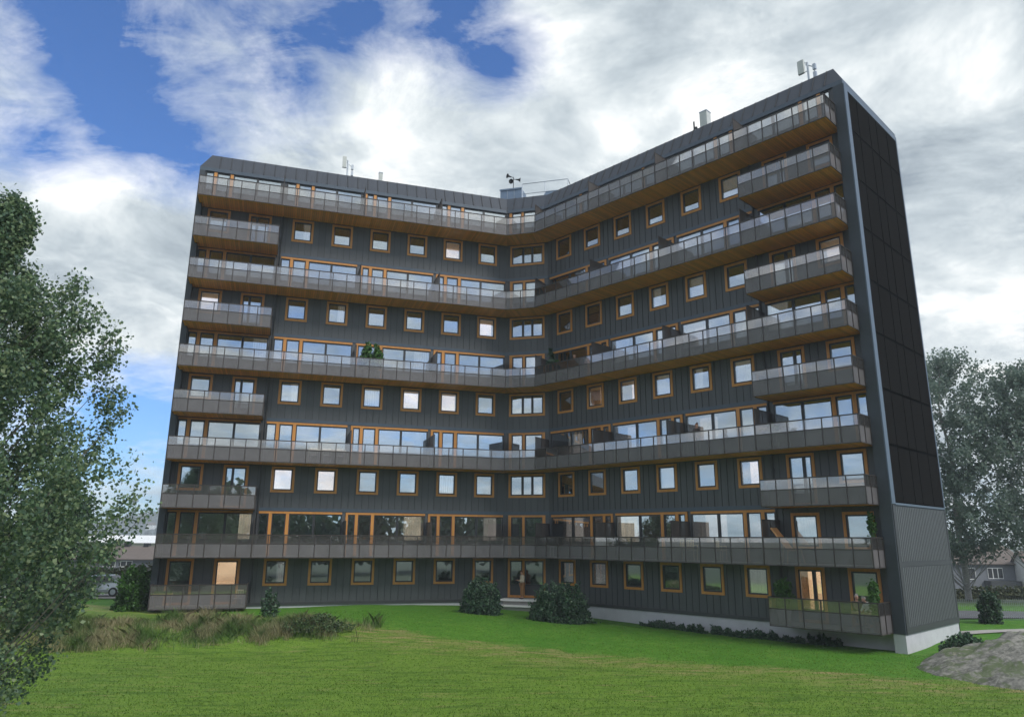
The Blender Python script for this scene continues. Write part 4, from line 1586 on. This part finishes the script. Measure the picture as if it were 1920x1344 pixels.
greyhair = cloth('grey_hair', (.42, .40, .38)); brownhair = cloth('auburn_hair', (.16, .06, .025)); darkshoe = cloth('dark_shoe', (.02, .017, .015))
aR = math.atan2(FR.n.y, FR.n.x)      # heading of the right wing's outward normal
def face(dx, dy): return math.atan2(-dx, dy)     # rz that turns +Y towards (dx, dy)
fl_ = .032
q = FM(.90, .68, .152)
person('man in beige jacket and brown trousers looking at his phone before the entrance door', q, face(-.95, -.35),
       stand(wrist_l=(-.10, .30, 1.17), elbow_l=(-.23, .02, 1.12), wrist_r=(.08, .30, 1.15), elbow_r=(.23, .02, 1.12), hand_l=(.3, 1, .2), hand_r=(-.3, 1, .2), head=(0, .05, 1.64), look=(0, 1, -.35)),
       brownhair, ('jacket', cloth('beige_jacket', (.80, .68, .52))), cloth('brown_trousers', (.38, .18, .07)), darkshoe)
def reach(q, rz, off):   # a point given in a person's own axes
    return tuple(Matrix.Translation(q) @ Matrix.Rotation(rz, 4, 'Z') @ Vector(off))
o = thing('phone', 'dark phone held by the man at the entrance door', 'phone', reach(q, face(-.95, -.35), (-.01, .37, 1.20)), face(-.95, -.35))
mb = MB(); mb.abox(-.037, .037, -.006, .006, -.01, .13); mb.build('phone_body', M['black'], o)
mb = MB(); mb.abox(-.033, .033, -.0085, -.0062, .0, .12); mb.build('screen', M['sash'], o)
suit = cloth('dark_suit', (.075, .06, .055))
q = FR(8.85, 1.50, zf(4) + fl_)
person('man in dark suit with white shirt standing on a fourth-floor balcony', q, face(.6, -.9),
       stand(wrist_l=(-.19, .14, .92), elbow_l=(-.27, -.03, 1.14)), brownhair, ('jacket', suit), suit, darkshoe)
q = FR(17.85, 1.25, zf(6) + fl_)
person('balding person in tan jacket behind a white balcony table', q, face(-.8, -.5),
       stand(elbow_l=(-.24, .08, 1.16), wrist_l=(-.16, .32, 1.05), elbow_r=(.24, .06, 1.16), wrist_r=(.14, .30, 1.08)), greyhair, ('jacket', cloth('tan_jacket', (.42, .27, .19))), cloth('dark_trousers', (.06, .05, .05)), darkshoe, bald=True)
q = FR(1.34, 1.05, zf(1) + fl_)
person('grey-haired person in dark patterned shirt on the ground-floor corner balcony', q, face(.25, -1.0), sit(.60, head=(0, .10, 1.40), look=(.25, 1, -.05)),
       greyhair, ('shirt', cloth('dark_shirt', (.10, .075, .06))), cloth('khaki_trousers', (.50, .38, .28)), darkshoe)
q = FR(.66, 1.30, zf(1) + fl_)
person('grey-haired person in white shirt leaning forward on the ground-floor corner balcony', q, face(-1.0, -.15), sit(.60, chest=(0, .10, 1.05), neck=(0, .17, 1.21), head=(0, .23, 1.35), look=(0, 1, -.2)),
       greyhair, ('shirt', cloth('white_shirt', (.72, .74, .76))), cloth('sand_trousers', (.60, .46, .34)), darkshoe)

# ------------------------------------------------------------------ balcony furniture and plants
def wingrot(F): return math.atan2(F.u.y, F.u.x)


def stool(label, loc, rz):
    o = thing('stool', label, 'stool', loc, rz)
    mb = MB(); mb.abox(-.22, .22, -.20, .20, .55, .60); mb.build('seat', M['woodlight'], o)
    for a in (-.18, .18):
        for b in (-.16, .16):
            mb = MB(); mb.tube((a, b, .0), (a * .9, b * .9, .55), .018, n=6); mb.build('leg', M['woodlight'], o)


stool('high wooden stool under the person in dark patterned shirt', FR(1.34, 1.05, zf(1) + fl_), 0)
stool('high wooden stool under the person in white shirt', FR(.66, 1.30, zf(1) + fl_), 0)


def table(label, loc, rz, l, w_, h, m):
    o = thing('table', label, 'table', loc, rz)
    mb = MB(); mb.abox(-l / 2, l / 2, -w_ / 2, w_ / 2, h - .035, h); mb.build('table_top', m, o)
    for a in (-1, 1):
        for b in (-1, 1):
            mb = MB(); mb.abox(a * (l / 2 - .05) - .025, a * (l / 2 - .05) + .025, b * (w_ / 2 - .05) - .025, b * (w_ / 2 - .05) + .025, 0, h - .036); mb.build('leg', m, o)
    return o


def chair(label, loc, rz, m, group=None, slats=5, h=.45):
    o = thing('chair', label, 'chair', loc, rz, group)
    mb = MB(); mb.abox(-.23, .23, -.22, .22, h - .03, h); mb.build('seat', m, o)
    mb = MB(); mb.abox(-.23, .23, -.25, -.22, h + .42, h + .48); mb.abox(-.23, .23, -.25, -.22, h + .05, h + .09)
    for i in range(slats): mb.abox(-.21 + .42 * i / (slats - 1) - .014, -.21 + .42 * i / (slats - 1) + .014, -.245, -.225, h + .091, h + .419)
    mb.build('backrest', m, o)
    for a in (-.20, .20):
        for b in (-.19, .19):
            mb = MB(); mb.tube((a, b, 0), (a, b, h - .03), .02, n=6); mb.build('leg', m, o)
    for a in (-.23, .23):
        mb = MB(); mb.abox(a - .02, a + .02, -.22, .18, h + .20, h + .23); mb.abox(a - .015, a + .015, .15, .18, h, h + .20); mb.build('armrest', m, o)
    return o


table('white table beside the balding person on the sixth-floor balcony', FR(18.75, 1.15, zf(6) + fl_), wingrot(FR), 1.1, .7, .76, M['white'])
cream = mat('cream_paint', (.72, .64, .52), .6)
table('long cream table with white chairs on the fourth-floor left balcony', FL(9.15, 1.05, zf(4) + fl_), wingrot(FL), 2.3, .75, .86, cream)
for i, wd in enumerate(('first', 'second', 'third')):
    chair('white chair at the long cream table, %s from the left' % wd, FL(8.35 + .8 * i, 1.50, zf(4) + fl_), wingrot(FL) + math.pi, M['white'], 'white chairs at the cream table', h=.46)
c1 = chair('wide wicker armchair on the second-floor balcony, farther from the lounge chair', FR(9.85, 1.25, zf(2) + fl_), wingrot(FR) + .2 + math.pi, M['wicker'], 'wicker chairs', 9, .5)
c1.scale = (1.7, 1.3, 1.14)
c2 = chair('narrow wicker armchair on the second-floor balcony, nearer the lounge chair', FR(7.92, 1.25, zf(2) + fl_), wingrot(FR) - .5 + math.pi, M['wicker'], 'wicker chairs', 7, .58)
chair('pale folding chair at the right end of the ground-floor left balcony', FL(4.6, 1.2, zf(1) + fl_), wingrot(FL) + 2.6, cream, None, 4, .42)

o = thing('lounge_chair', 'orange-brown wooden lounge chair with tall tilted back on the second-floor balcony', 'lounge chair', FR(4.2, 1.05, zf(2) + fl_), wingrot(FR))
dk = mat('lounge_wood', (.78, .40, .16), .5, vscale=8)
mb = MB()
mb.hexa([(-.05, -.3, .62), (.02, -.3, .58), (.02, .3, .58), (-.05, .3, .62), (.80, -.3, 1.72), (.86, -.3, 1.68), (.86, .3, 1.68), (.80, .3, 1.72)]); mb.build('backrest', dk, o)
mb = MB()
mb.hexa([(-.70, -.3, .76), (-.0, -.3, .58), (-.0, .3, .58), (-.70, .3, .76), (-.70, -.3, .80), (.0, -.3, .63), (.0, .3, .63), (-.70, .3, .80)]); mb.build('seat', dk, o)
for a, b in ((-.55, -.25), (-.55, .25), (.35, -.25), (.35, .25)):
    mb = MB(); mb.tube((a, b, 0), (a * .7, b, .70 if a < 0 else 1.05), .025, n=6); mb.build('leg', dk, o)


def pot(o, r, h, m):
    mb = MB(); mb.lathe((0, 0, 0), [(r * .7, 0), (r * .75, .01), (r, h - .04), (r * 1.06, h - .04), (r * 1.06, h), (r * .9, h), (r * .88, h - .03), (.01, h - .03)], 18)
    mb.build('pot', m, o, smooth=False)


def potted(name, label, loc, ph, pr, pm, pts, leaf, lm, aspect, up, stems, group=None):
    o = thing(name, label, 'potted plant', loc, 0, group)
    pot(o, pr, ph, pm)
    mb = MB()
    for a, b in stems: mb.tube(a, b, .012, .006, 5, cap=False)
    mb.build('stem', M['bark'], o, fix=False)
    leaf_mesh('foliage', pts, leaf, lm, o, aspect, up)
    return o


def cloudpts(n, c, r, seed, sq=1.0):
    r_ = np.random.default_rng(seed)
    d = r_.normal(size=(n, 3)); d /= np.linalg.norm(d, axis=1, keepdims=True)
    f = r_.random(n) ** .45 * (1 + .35 * np.array([noise.noise(Vector(q * 2.2 + seed)) for q in d]))
    return np.array(c) + d * f[:, None] * np.array(r)


for i, (s_, lb) in enumerate(((11.25, 'bushy bamboo in a white tub on the sixth-floor left balcony, nearer the divider'), (12.0, 'bushy bamboo in a white tub on the sixth-floor left balcony, farther from the divider'))):
    potted('bamboo_plant', lb, FL(s_, 1.35, zf(6) + fl_), .55, .26, M['white'], np.concatenate([cloudpts(520, (0, 0, 1.35), (.36, .32, .75), 30 + i), cloudpts(140, (.1 - .2 * i, 0, 2.0), (.22, .2, .45), 40 + i)]), .12, M['greenleaf'], 2.4, .3,
           [((.05 * k - .1, .03 * k, .5), (.13 * k - .26, .05 * k, 1.9 + .1 * k)) for k in range(5)], 'bamboo tubs')
potted('tall_plant', 'tall thin-leaved plant by the screen on the sixth-floor right balcony', FR(20.2, 1.0, zf(6) + fl_), .4, .2, M['black'], np.concatenate([cloudpts(260, (0, 0, 1.35), (.38, .35, .85), 33), cloudpts(60, (.05, 0, 2.2), (.2, .2, .5), 36)]), .14, M['bushleaf'], 2.6, .3,
       [((0, 0, .35), (.12 * (k - 2), .08 * (k % 2), 1.9 + .15 * k)) for k in range(5)])
potted('leafy_plant', 'leafy green plant beside the white table on the sixth-floor right balcony', FR(19.45, 1.2, zf(6) + fl_), .35, .18, M['black'], cloudpts(200, (0, 0, 1.1), (.28, .28, .6), 35), .12, M['greenleaf'], 2.2, .3, [((0, 0, .3), (.1, .05, 1.3)), ((0, 0, .3), (-.12, 0, 1.2))])


def palm(label, loc, ph, pr, pm, n, L, w_, z0, seed, lm, legs=False):
    o = thing('potted_palm', label, 'potted plant', loc)
    r_ = np.random.default_rng(seed)
    if legs:
        for k in range(4):
            a = k * math.pi / 2 + .5
            mb = MB(); mb.tube((math.cos(a) * pr * .7, math.sin(a) * pr * .7, 0), (math.cos(a) * pr * .7, math.sin(a) * pr * .7, z0 - ph + .02), .02, n=6); mb.build('leg', pm, o)
    mb = MB(); b0 = z0 - ph if legs else 0
    mb.lathe((0, 0, b0), [(pr * .7, 0), (pr * .75, .01), (pr, ph - .04), (pr * 1.06, ph - .04), (pr * 1.06, ph), (pr * .9, ph), (.01, ph - .03)], 18); mb.build('pot', pm, o)
    v, f = [], []
    for k in range(n):
        az = r_.uniform(0, 6.28); el = r_.uniform(.35, 1.45); l = L * r_.uniform(.7, 1.1)
        dv = Vector((math.cos(az) * math.cos(el), math.sin(az) * math.cos(el), math.sin(el)))
        sd_ = dv.cross(Vector((0, 0, 1))).normalized()
        b = len(v)
        for i in range(6):
            t_ = i / 5
            c_ = Vector((0, 0, z0)) + dv * l * t_ + Vector((0, 0, -1)) * .55 * l * t_ ** 2.2
            ww = w_ * math.sin(math.pi * min(1, .08 + t_ * .92)) * .5 + .004
            v += [tuple(c_ - sd_ * ww), tuple(c_ + sd_ * ww)]
        for i in range(5): f.append((b + 2 * i, b + 2 * i + 1, b + 2 * i + 3, b + 2 * i + 2))
    fast_mesh('foliage', np.array(v), np.array(f), lm, o)
    return o


palm('large dark-leaved palm beside the screen on the fourth-floor right balcony', FR(4.55, 1.15, zf(4) + fl_), .4, .24, M['black'], 34, 1.35, .20, .75, 51, M['greenleaf'])
palm('small palm in a white footed pot by the screen on the second-floor balcony', FR(20.0, 1.25, zf(2) + fl_), .42, .20, M['white'], 36, .62, .07, 1.0, 52, M['greenleaf'], legs=True)
potted('potted_tree', 'round potted tree in a white bowl on the ground-floor right balcony', FR(4.75, 1.15, zf(1) + fl_), .62, .34, M['white'], np.concatenate([cloudpts(900, (0, 0, 1.62), (.46, .42, .48), 61), cloudpts(300, (.1, 0, 1.25), (.5, .4, .25), 62)]), .085, M['greenleaf'], 1.3, .1,
       [((0, 0, .55), (.03, 0, 1.3)), ((0, 0, 1.0), (.2, 0, 1.6)), ((0, 0, 1.0), (-.2, .1, 1.6))])
potted('climbing_plant', 'tall narrow leafy climber at the open end of the ground-floor right balcony', FR(.28, 1.62, zf(1) + fl_), .45, .18, M['terracotta'], np.concatenate([cloudpts(1100, (0, 0, 1.35), (.24, .22, .85), 63), cloudpts(260, (0, 0, 1.9), (.25, .22, .25), 64)]), .075, M['greenleaf'], 1.3, 0,
       [((0, 0, .4), (0, 0, 2.1))])
potted('climbing_plant', 'hanging leafy climber in a tall terracotta pot at the second-floor balcony end', FR(.42, .62, zf(2) + fl_), .95, .19, M['terracotta'], np.concatenate([cloudpts(500, (0, 0, 1.75), (.20, .2, .75), 65)]), .085, M['greenleaf'], 1.3, 0,
       [((0, 0, .9), (0, 0, 2.2))])
o = thing('planter_box', 'wooden planter box with grass on the ground-floor left balcony', 'planter', FL(.62, 1.35, zf(1) + fl_), wingrot(FL))
mb = MB(); mb.abox(-.5, .5, -.2, .2, .58, .76); mb.build('box', M['woodlight'], o)
for a in (-.42, .42):
    mb = MB(); mb.abox(a - .03, a + .03, -.15, .15, 0, .579); mb.build('leg', M['woodlight'], o)
P = np.stack([rng.uniform(-.47, .47, 260), rng.uniform(-.17, .17, 260), np.full(260, .755)], 1)
blade_mesh('grass_tuft', P, .18, .02, M['greenleaf'], o, lean=.3)

# ------------------------------------------------------------------ beyond the block, left
def strip(name, pts, wd, m, lift=.012):
    mb = MB()
    fine_ = []
    for (a, b) in zip(pts[:-1], pts[1:]):
        n = max(2, int((Vector(b) - Vector(a)).length / .8))
        fine_ += [Vector(a).lerp(Vector(b), i / n) for i in range(n)]
    fine_.append(Vector(pts[-1]))
    L_, R_ = [], []
    for i, p_ in enumerate(fine_):
        d_ = (fine_[min(i + 1, len(fine_) - 1)] - fine_[max(i - 1, 0)]).normalized()
        nn = Vector((-d_.y, d_.x))
        for lst, sg in ((L_, 1), (R_, -1)):
            q_ = p_ + nn * wd * .5 * sg
            lst.append((q_.x, q_.y, max(gz(q_.x, q_.y), gz(p_.x, p_.y)) + lift + .03))
    for i in range(len(fine_) - 1): mb.face([R_[i], R_[i + 1], L_[i + 1], L_[i]])
    o = mb.build(name, m, fix=False)
    return tag(o, kind='structure')


M['asphalt'] = mat('asphalt', (.10, .10, .105), .9, var=.15, vscale=2)
M['gravelpath'] = mat('pale_path', (.34, .32, .29), .9, var=.15, vscale=3)
strip('parking_road', [(-44, 54.5), (-36, 54.5), (-24, 54.5), (-12, 58)], 4.5, M['gravelpath'])
strip('path', [(22.0, 39.9), (26, 40.6), (31, 41.2), (40, 41.0)], 1.0, M['gravelpath'])
strip('road', [(24.5, 49), (32, 48.5), (42, 48), (70, 46)], 5, M['asphalt'])


def car(label, loc, rz, body):
    o = thing('parked_car', label, 'car', loc, rz)
    # side outline lofted over three widths: bonnet, cabin, boot
    prof = [(-2.1, .45), (-2.12, .70), (-1.95, .88), (-1.15, .98), (-.45, 1.40), (.75, 1.44), (1.55, 1.05), (2.05, .98), (2.1, .55), (2.0, .32), (-2.0, .32)]
    mb = MB()
    for sgn in (-1, 1):
        ring = [(x, sgn * (.86 if z < 1.0 else .68), z) for x, z in prof]
        mb.face(ring if sgn < 0 else ring[::-1])
    for i in range(len(prof)):
        j = (i + 1) % len(prof)
        (x0, z0), (x1, z1) = prof[i], prof[j]
        w0, w1 = (.86 if z0 < 1.0 else .68), (.86 if z1 < 1.0 else .68)
        mb.face([(x0, -w0, z0), (x1, -w1, z1), (x1, w1, z1), (x0, w0, z0)])
    b = mb.build('body', body, o)
    bv = b.modifiers.new('bevel', 'BEVEL'); bv.width = .05; bv.segments = 2
    gl = M['sash']
    mb = MB(); mb.face([(-1.10, -.72, 1.03), (-.50, -.62, 1.385), (-.50, .62, 1.385), (-1.10, .72, 1.03)]); w_ = mb.build('windscreen', gl, o); w_.location = (-.02, 0, .015)
    mb = MB(); mb.face([(.82, -.62, 1.40), (1.48, -.72, 1.09), (1.48, .72, 1.09), (.82, .62, 1.40)]); w_ = mb.build('rear_window', gl, o); w_.location = (.02, 0, .015)
    for sgn in (-1, 1):
        mb = MB(); mb.face([(-.92, sgn * .845, 1.01), (1.35, sgn * .845, 1.04), (.75, sgn * .70, 1.37), (-.42, sgn * .70, 1.34)]); w_ = mb.build('side_window', gl, o); w_.location = (0, sgn * .012, 0)
        for x in (-1.35, 1.3):
            mb = MB(); mb.lathe((x, sgn * .70, .32), [(.02, 0), (.30, .0), (.32, .03), (.32, .15), (.30, .18), (.2, .18), (.02, .165)], 20, ax=(0, sgn, 0)); wh = mb.build('wheel', M['black'], o)
            mb = MB(); mb.lathe((x, sgn * .884, .32), [(.02, 0), (.19, 0), (.19, .012), (.02, .02)], 14, ax=(0, sgn, 0)); mb.build('rim', M['steel'], wh)
        mb = MB(); mb.abox(-2.135, -2.03, sgn * .60 - .16, sgn * .60 + .16, .70, .82); mb.build('headlight', M['white'], o)
        mb = MB(); mb.abox(2.04, 2.11, sgn * .66 - .12, sgn * .66 + .12, .78, .94); mb.build('tail_light', cloth('red_lamp', (.3, .02, .02)), o)
    return o


car('silver-grey parked car half hidden behind the laurel bush', (-29.1, 54.4, gz(-29.1, 54.4) + .05), .05, mat('silver_paint', (.40, .43, .46), .3, metal=.5, var=.02))


def fence(name, label, cat, a, b, h, post, m, boards=True, step=.25):
    o = thing(name, label, cat, (0, 0, 0))
    a, b = Vector(a), Vector(b)
    L_ = (b - a).length; d_ = (b - a).normalized()
    F = lambda s, dd, z: ((a + d_ * s).x - d_.y * dd, (a + d_ * s).y + d_.x * dd, z)
    n = int(L_ / post)
    mb = MB()
    if boards:
        s = 0
        while s < L_ - .01:
            q_ = a + d_ * s; z = gz(q_.x, q_.y)
            mb.box(F, s, s + step - .015, -.012, .012, z + .05, z + h)
            s += step
    else:
        for k in range(n):
            for i in range(int(post / .11)):
                s = k * post + i * .11; q_ = a + d_ * s; z = gz(q_.x, q_.y)
                mb.box(F, s, s + .010, -.004, .004, z + .06, z + h - .02)
            q_ = a + d_ * k * post; q2 = a + d_ * (k + 1) * post
            for i in range(int(h / .2)):
                z0, z1 = gz(q_.x, q_.y) + .06 + i * .2, gz(q2.x, q2.y) + .06 + i * .2
                A, C = F(k * post, .006, z0), F((k + 1) * post, .006, z1)
                mb.tube(A, C, .006, n=4, cap=False)
    mb.build('fence_panel', m, o, fix=boards)
    for k in range(n + 1):
        q_ = a + d_ * k * post; z = gz(q_.x, q_.y)
        mb = MB(); mb.tube((q_.x, q_.y, z - .2), (q_.x, q_.y, z + h + .05), .035, n=6); mb.build('post', m, o)
    return o


fence('board_fence', 'dark board fence in front of the terraced house', 'fence', (-76, 90), (-40, 90), 1.7, 3.0, M['darkband'])
fence('wire_fence', 'grey welded wire fence beside the road right of the block', 'fence', (25.5, 45.5), (40.5, 44.2), 1.25, 2.5, M['steel'], False)


def house_window(o, x0, x1, y, z0, z1, div=2):
    mb = MB(); mb.abox(x0, x1, y - .06, y + .02, z0, z0 + .09); mb.abox(x0, x1, y - .06, y + .02, z1 - .09, z1)
    for i in range(div + 1):
        x = x0 + (x1 - x0) * i / div
        mb.abox(max(x0, x - .05), min(x1, x + .05), y - .06, y + .02, z0 + .09, z1 - .09)
    f = mb.build('window', M['white'], o)
    mb = MB(); mb.abox(x0 + .05, x1 - .05, y - .03, y - .01, z0 + .09, z1 - .09); mb.build('pane', M['sash'], f)


M['hgrey'] = mat('grey_house_boards', (.17, .18, .20), .8)
M['hroof'] = mat('brown_roof_tiles', (.13, .105, .09), .85, var=.15, vscale=2)


def house(name, label, x0, x1, y0, y1, zg, ze, zr, wallm, roofm, wins, chims=()):
    o = thing(name, label, 'house', ((x0 + x1) / 2, (y0 + y1) / 2, zg))
    cx, cy = (x0 + x1) / 2, (y0 + y1) / 2
    mb = MB()
    X0, X1, Y0, Y1 = x0 - cx, x1 - cx, y0 - cy, y1 - cy
    E_, Z_ = ze - zg, zr - zg
    mb.abox(X0, X1, Y0, Y1, 0, E_)
    for x in (X0 + .001, X1 - .001): mb.face([(x, Y0, E_), (x, Y1, E_), (x, 0, Z_ - .05)])
    mb.build('wall', wallm, o)
    mb = MB(); ov = .4
    sl = (Z_ - E_) / (Y1)
    for sg in (-1, 1):
        a, b = (X0 - ov, sg * (Y1 + ov), E_ - sl * ov), (X1 + ov, sg * (Y1 + ov), E_ - sl * ov)
        c, d_ = (X1 + ov, 0, Z_), (X0 - ov, 0, Z_)
        mb.hexa([a, b, c, d_] + [(p[0], p[1], p[2] + .12) for p in (a, b, c, d_)])
    r = mb.build('roof', roofm, o)
    for x, h in chims:
        mb = MB(); mb.abox(x - cx - .35, x - cx + .35, -.4, .4, Z_ - .3, Z_ + h); mb.build('chimney', M['black'], r)
    for (a, b, c, d_, dv) in wins: house_window(o, a - cx, b - cx, Y0, c - zg, d_ - zg, dv)
    return o


hz_ = gz(-60, 110)
house('terraced_house', 'long grey terraced house with brown tiled roof beyond the hedge at the left', -74, -40, 105, 114, hz_, 1.0, 2.55, M['hgrey'], M['hroof'],
      [(-69, -67.6, -.1, .75, 2), (-62.9, -61.3, -.1, .75, 2), (-56.2, -54.5, -.1, .75, 2), (-53.8, -52.2, -.1, .75, 2), (-56.6, -55.6, -2.1, -.9, 1), (-54.8, -53.4, -2.1, -.9, 2), (-47, -45.5, -.1, .75, 2), (-63, -61.5, -2.1, -.9, 2)],
      ((-57.2, .9), (-55.4, .8), (-52.6, .55), (-64, .9)))
o = thing('hall', 'low white-roofed hall standing behind the terraced house', 'hall', (-96, 190, -6))
mb = MB(); mb.abox(-24, 30, -9, 9, 0, 8.6); mb.build('wall', mat('cream_wall', (.52, .50, .40), .8), o)
mb = MB(); mb.hexa([(-25, -10, 8.6), (31, -10, 8.6), (31, 10, 8.6), (-25, 10, 8.6), (-25, -1, 10.4), (31, -1, 10.4), (31, 1, 10.4), (-25, 1, 10.4)]); mb.build('roof', M['white'], o)

o = thing('derrick', 'tall steel lattice derrick standing in the harbour behind the houses', 'derrick', (-202, 400, -6))
mb = MB()
st = M['steel']
Hh = 30.5
for k in range(4):
    a = k * math.pi / 2 + .4
    mb.tube((math.cos(a) * 2.7, math.sin(a) * 2.7, 0), (math.cos(a) * 1.1, math.sin(a) * 1.1, Hh - 2), .16, .12, 6)
for i in range(10):
    for k in range(4):
        a, b = k * math.pi / 2 + .4, (k + 1) * math.pi / 2 + .4
        z0, z1 = (Hh - 2) * i / 10, (Hh - 2) * (i + 1) / 10
        r0, r1 = 2.7 - 1.6 * i / 10, 2.7 - 1.6 * (i + 1) / 10
        mb.tube((math.cos(a) * r0, math.sin(a) * r0, z0), (math.cos(b) * r1, math.sin(b) * r1, z1), .08, n=4)
        mb.tube((math.cos(b) * r0, math.sin(b) * r0, z0), (math.cos(a) * r1, math.sin(a) * r1, z1), .08, n=4)
mb.build('lattice', st, o)
mb = MB(); mb.lathe((0, 0, Hh - 2.4), [(1.2, 0), (2.3, .5), (2.3, 1.4), (1.6, 1.6), (1.0, 2.8), (.2, 3.4)], 10); mb.build('crown_block', M['steel'], o)
mb = MB(); mb.tube((-3, 1, 0), (-2.4, .5, Hh - 3), .2, n=6); mb.build('standpipe', st, o)

# wooded hill across the water
hv_, nxh, nyh = [], 60, 14
for j in range(nyh + 1):
    for i in range(nxh + 1):
        x = -560 + 420 * i / nxh; y = 760 + 190 * j / nyh
        z = -8 + 37 * math.exp(-((x + 395) / 95) ** 2) * math.sin(math.pi * min(1, .05 + .9 * j / nyh)) + 5 * noise.fractal(Vector((x * .02, y * .02, 1)), 1, 2, 5) * math.sin(math.pi * j / nyh)
        hv_.append((x, y, z))
hf = np.array([(j * (nxh + 1) + i, j * (nxh + 1) + i + 1, (j + 1) * (nxh + 1) + i + 1, (j + 1) * (nxh + 1) + i) for j in range(nyh) for i in range(nxh)])
hm = mat('wooded_hill', (.10, .125, .125), .9, var=.5, vscale=.07)
tag(fast_mesh('hill', np.array(hv_), hf, hm, smooth=True), kind='structure')
hp = np.array([hv_[k] for k in rng.integers(0, len(hv_), 5200)]) + rng.normal(0, 4, (5200, 3)) * np.array([1, 1, .45]) + np.array([0, 0, 1.2])
hp = hp[hp[:, 2] > -6]
M['hillleaf'] = mat_leaf('hill_foliage', [(.06, .085, .085), (.085, .11, .105), (.12, .14, .13)], trans=.1)
tag(leaf_mesh('wood', hp, 4.2, M['hillleaf']), 'hazy blue-green woodland covering the far hill', 'woodland', kind='stuff')
for i, (x, y, z, lb) in enumerate(((-378, 790, 12, 'tiny white house high on the far wooded hill'), (-386, 785, 4, 'tiny white house halfway down the far wooded hill'), (-372, 780, 0, 'tiny white house low on the far hill, nearest the block'))):
    o = thing('hill_house', lb, 'house', (x, y, z), 0, 'white houses on the far hill')
    mb = MB(); mb.abox(-4, 4, -3, 3, 0, 4.5); mb.build('wall', M['white'], o)
    mb = MB(); mb.hexa([(-4.3, -3.3, 4.5), (4.3, -3.3, 4.5), (4.3, 3.3, 4.5), (-4.3, 3.3, 4.5), (-4.3, -.1, 7), (4.3, -.1, 7), (4.3, .1, 7), (-4.3, .1, 7)]); mb.build('roof', M['hroof'], o)

# grey house behind the birches
zg = gz(64, 100)
o = house('grey_house', 'grey house with white windows and porch behind the birches at the right', 57.5, 67.6, 100, 108, zg, 1.35, 3.4, M['hgrey'], M['hroof'],
          [(60.0, 61.0, -.75, .75, 1), (62.6, 64.6, -.65, .75, 3), (60.2, 61.6, -3.2, -1.9, 1), (63.0, 64.2, -3.3, -1.7, 2)], ((60, 1.0),))
cx, cy = o.location.x, o.location.y
mb = MB(); mb.abox(62.0 - cx, 66.0 - cx, -5.4, -4.02, -1.9 - zg, -.85 - zg); mb.build('balcony', M['darkband'], o)
mb = MB(); mb.abox(62.6 - cx, 66.9 - cx, -6.2, -4.02, -2.22 - zg, -2.10 - zg); pr_ = mb.build('porch_roof', M['white'], o)
for x in (64.7, 66.7):
    mb = MB(); mb.abox(x - cx - .09, x - cx + .09, -6.1, -5.9, 0, -2.23 - zg); mb.build('post', M['white'], pr_)
o = house('pale_house', 'pale gabled house wing beside the grey house with the porch', 66.2, 70.2, 97.5, 99.9, zg, 1.6, 2.8, mat('pale_boards', (.55, .55, .53), .8), M['hroof'], [(66.6, 67.4, -.6, .9, 2), (68.2, 69.2, -3.2, -1.9, 2)])

# the wood behind the viewer: it shows only in the window glass
P = []
for i in range(60):
    x = -95 + 190 * i / 59 + rng.normal(0, 2); y = -14 - 18 * rng.random(); h = rng.uniform(8.2, 10.6) * (1 + .12 * math.sin(i * .7))
    d = rng.normal(size=(420, 3)); d /= np.linalg.norm(d, axis=1, keepdims=True)
    P.append(np.array([x, y, .3 + h * .50]) + d * rng.random((420, 1)) ** .4 * np.array([3.4, 3.0, h * .56]))
tag(leaf_mesh('treeline', np.concatenate(P), .9, M['greenish']), 'dark green wood mirrored in the lower window panes', 'woodland', kind='stuff')

# ------------------------------------------------------------------ the damp air
mb = MB(); mb.abox(-700, 420, -120, 1000, -30, 60)
hzm = bpy.data.materials.new('damp_air'); hzm.use_nodes = True
for nd in list(hzm.node_tree.nodes):
    if nd.type == 'BSDF_PRINCIPLED': hzm.node_tree.nodes.remove(nd)
vol = hzm.node_tree.nodes.new('ShaderNodeVolumePrincipled')
vol.inputs['Color'].default_value = (.86, .93, 1.0, 1)
vol.inputs['Density'].default_value = .0007
hzm.node_tree.links.new(vol.outputs[0], [x for x in hzm.node_tree.nodes if x.type == 'OUTPUT_MATERIAL'][0].inputs['Volume'])
hz = mb.build('haze', hzm)
tag(hz, 'thin bluish haze in the air around the block', 'haze', kind='stuff')
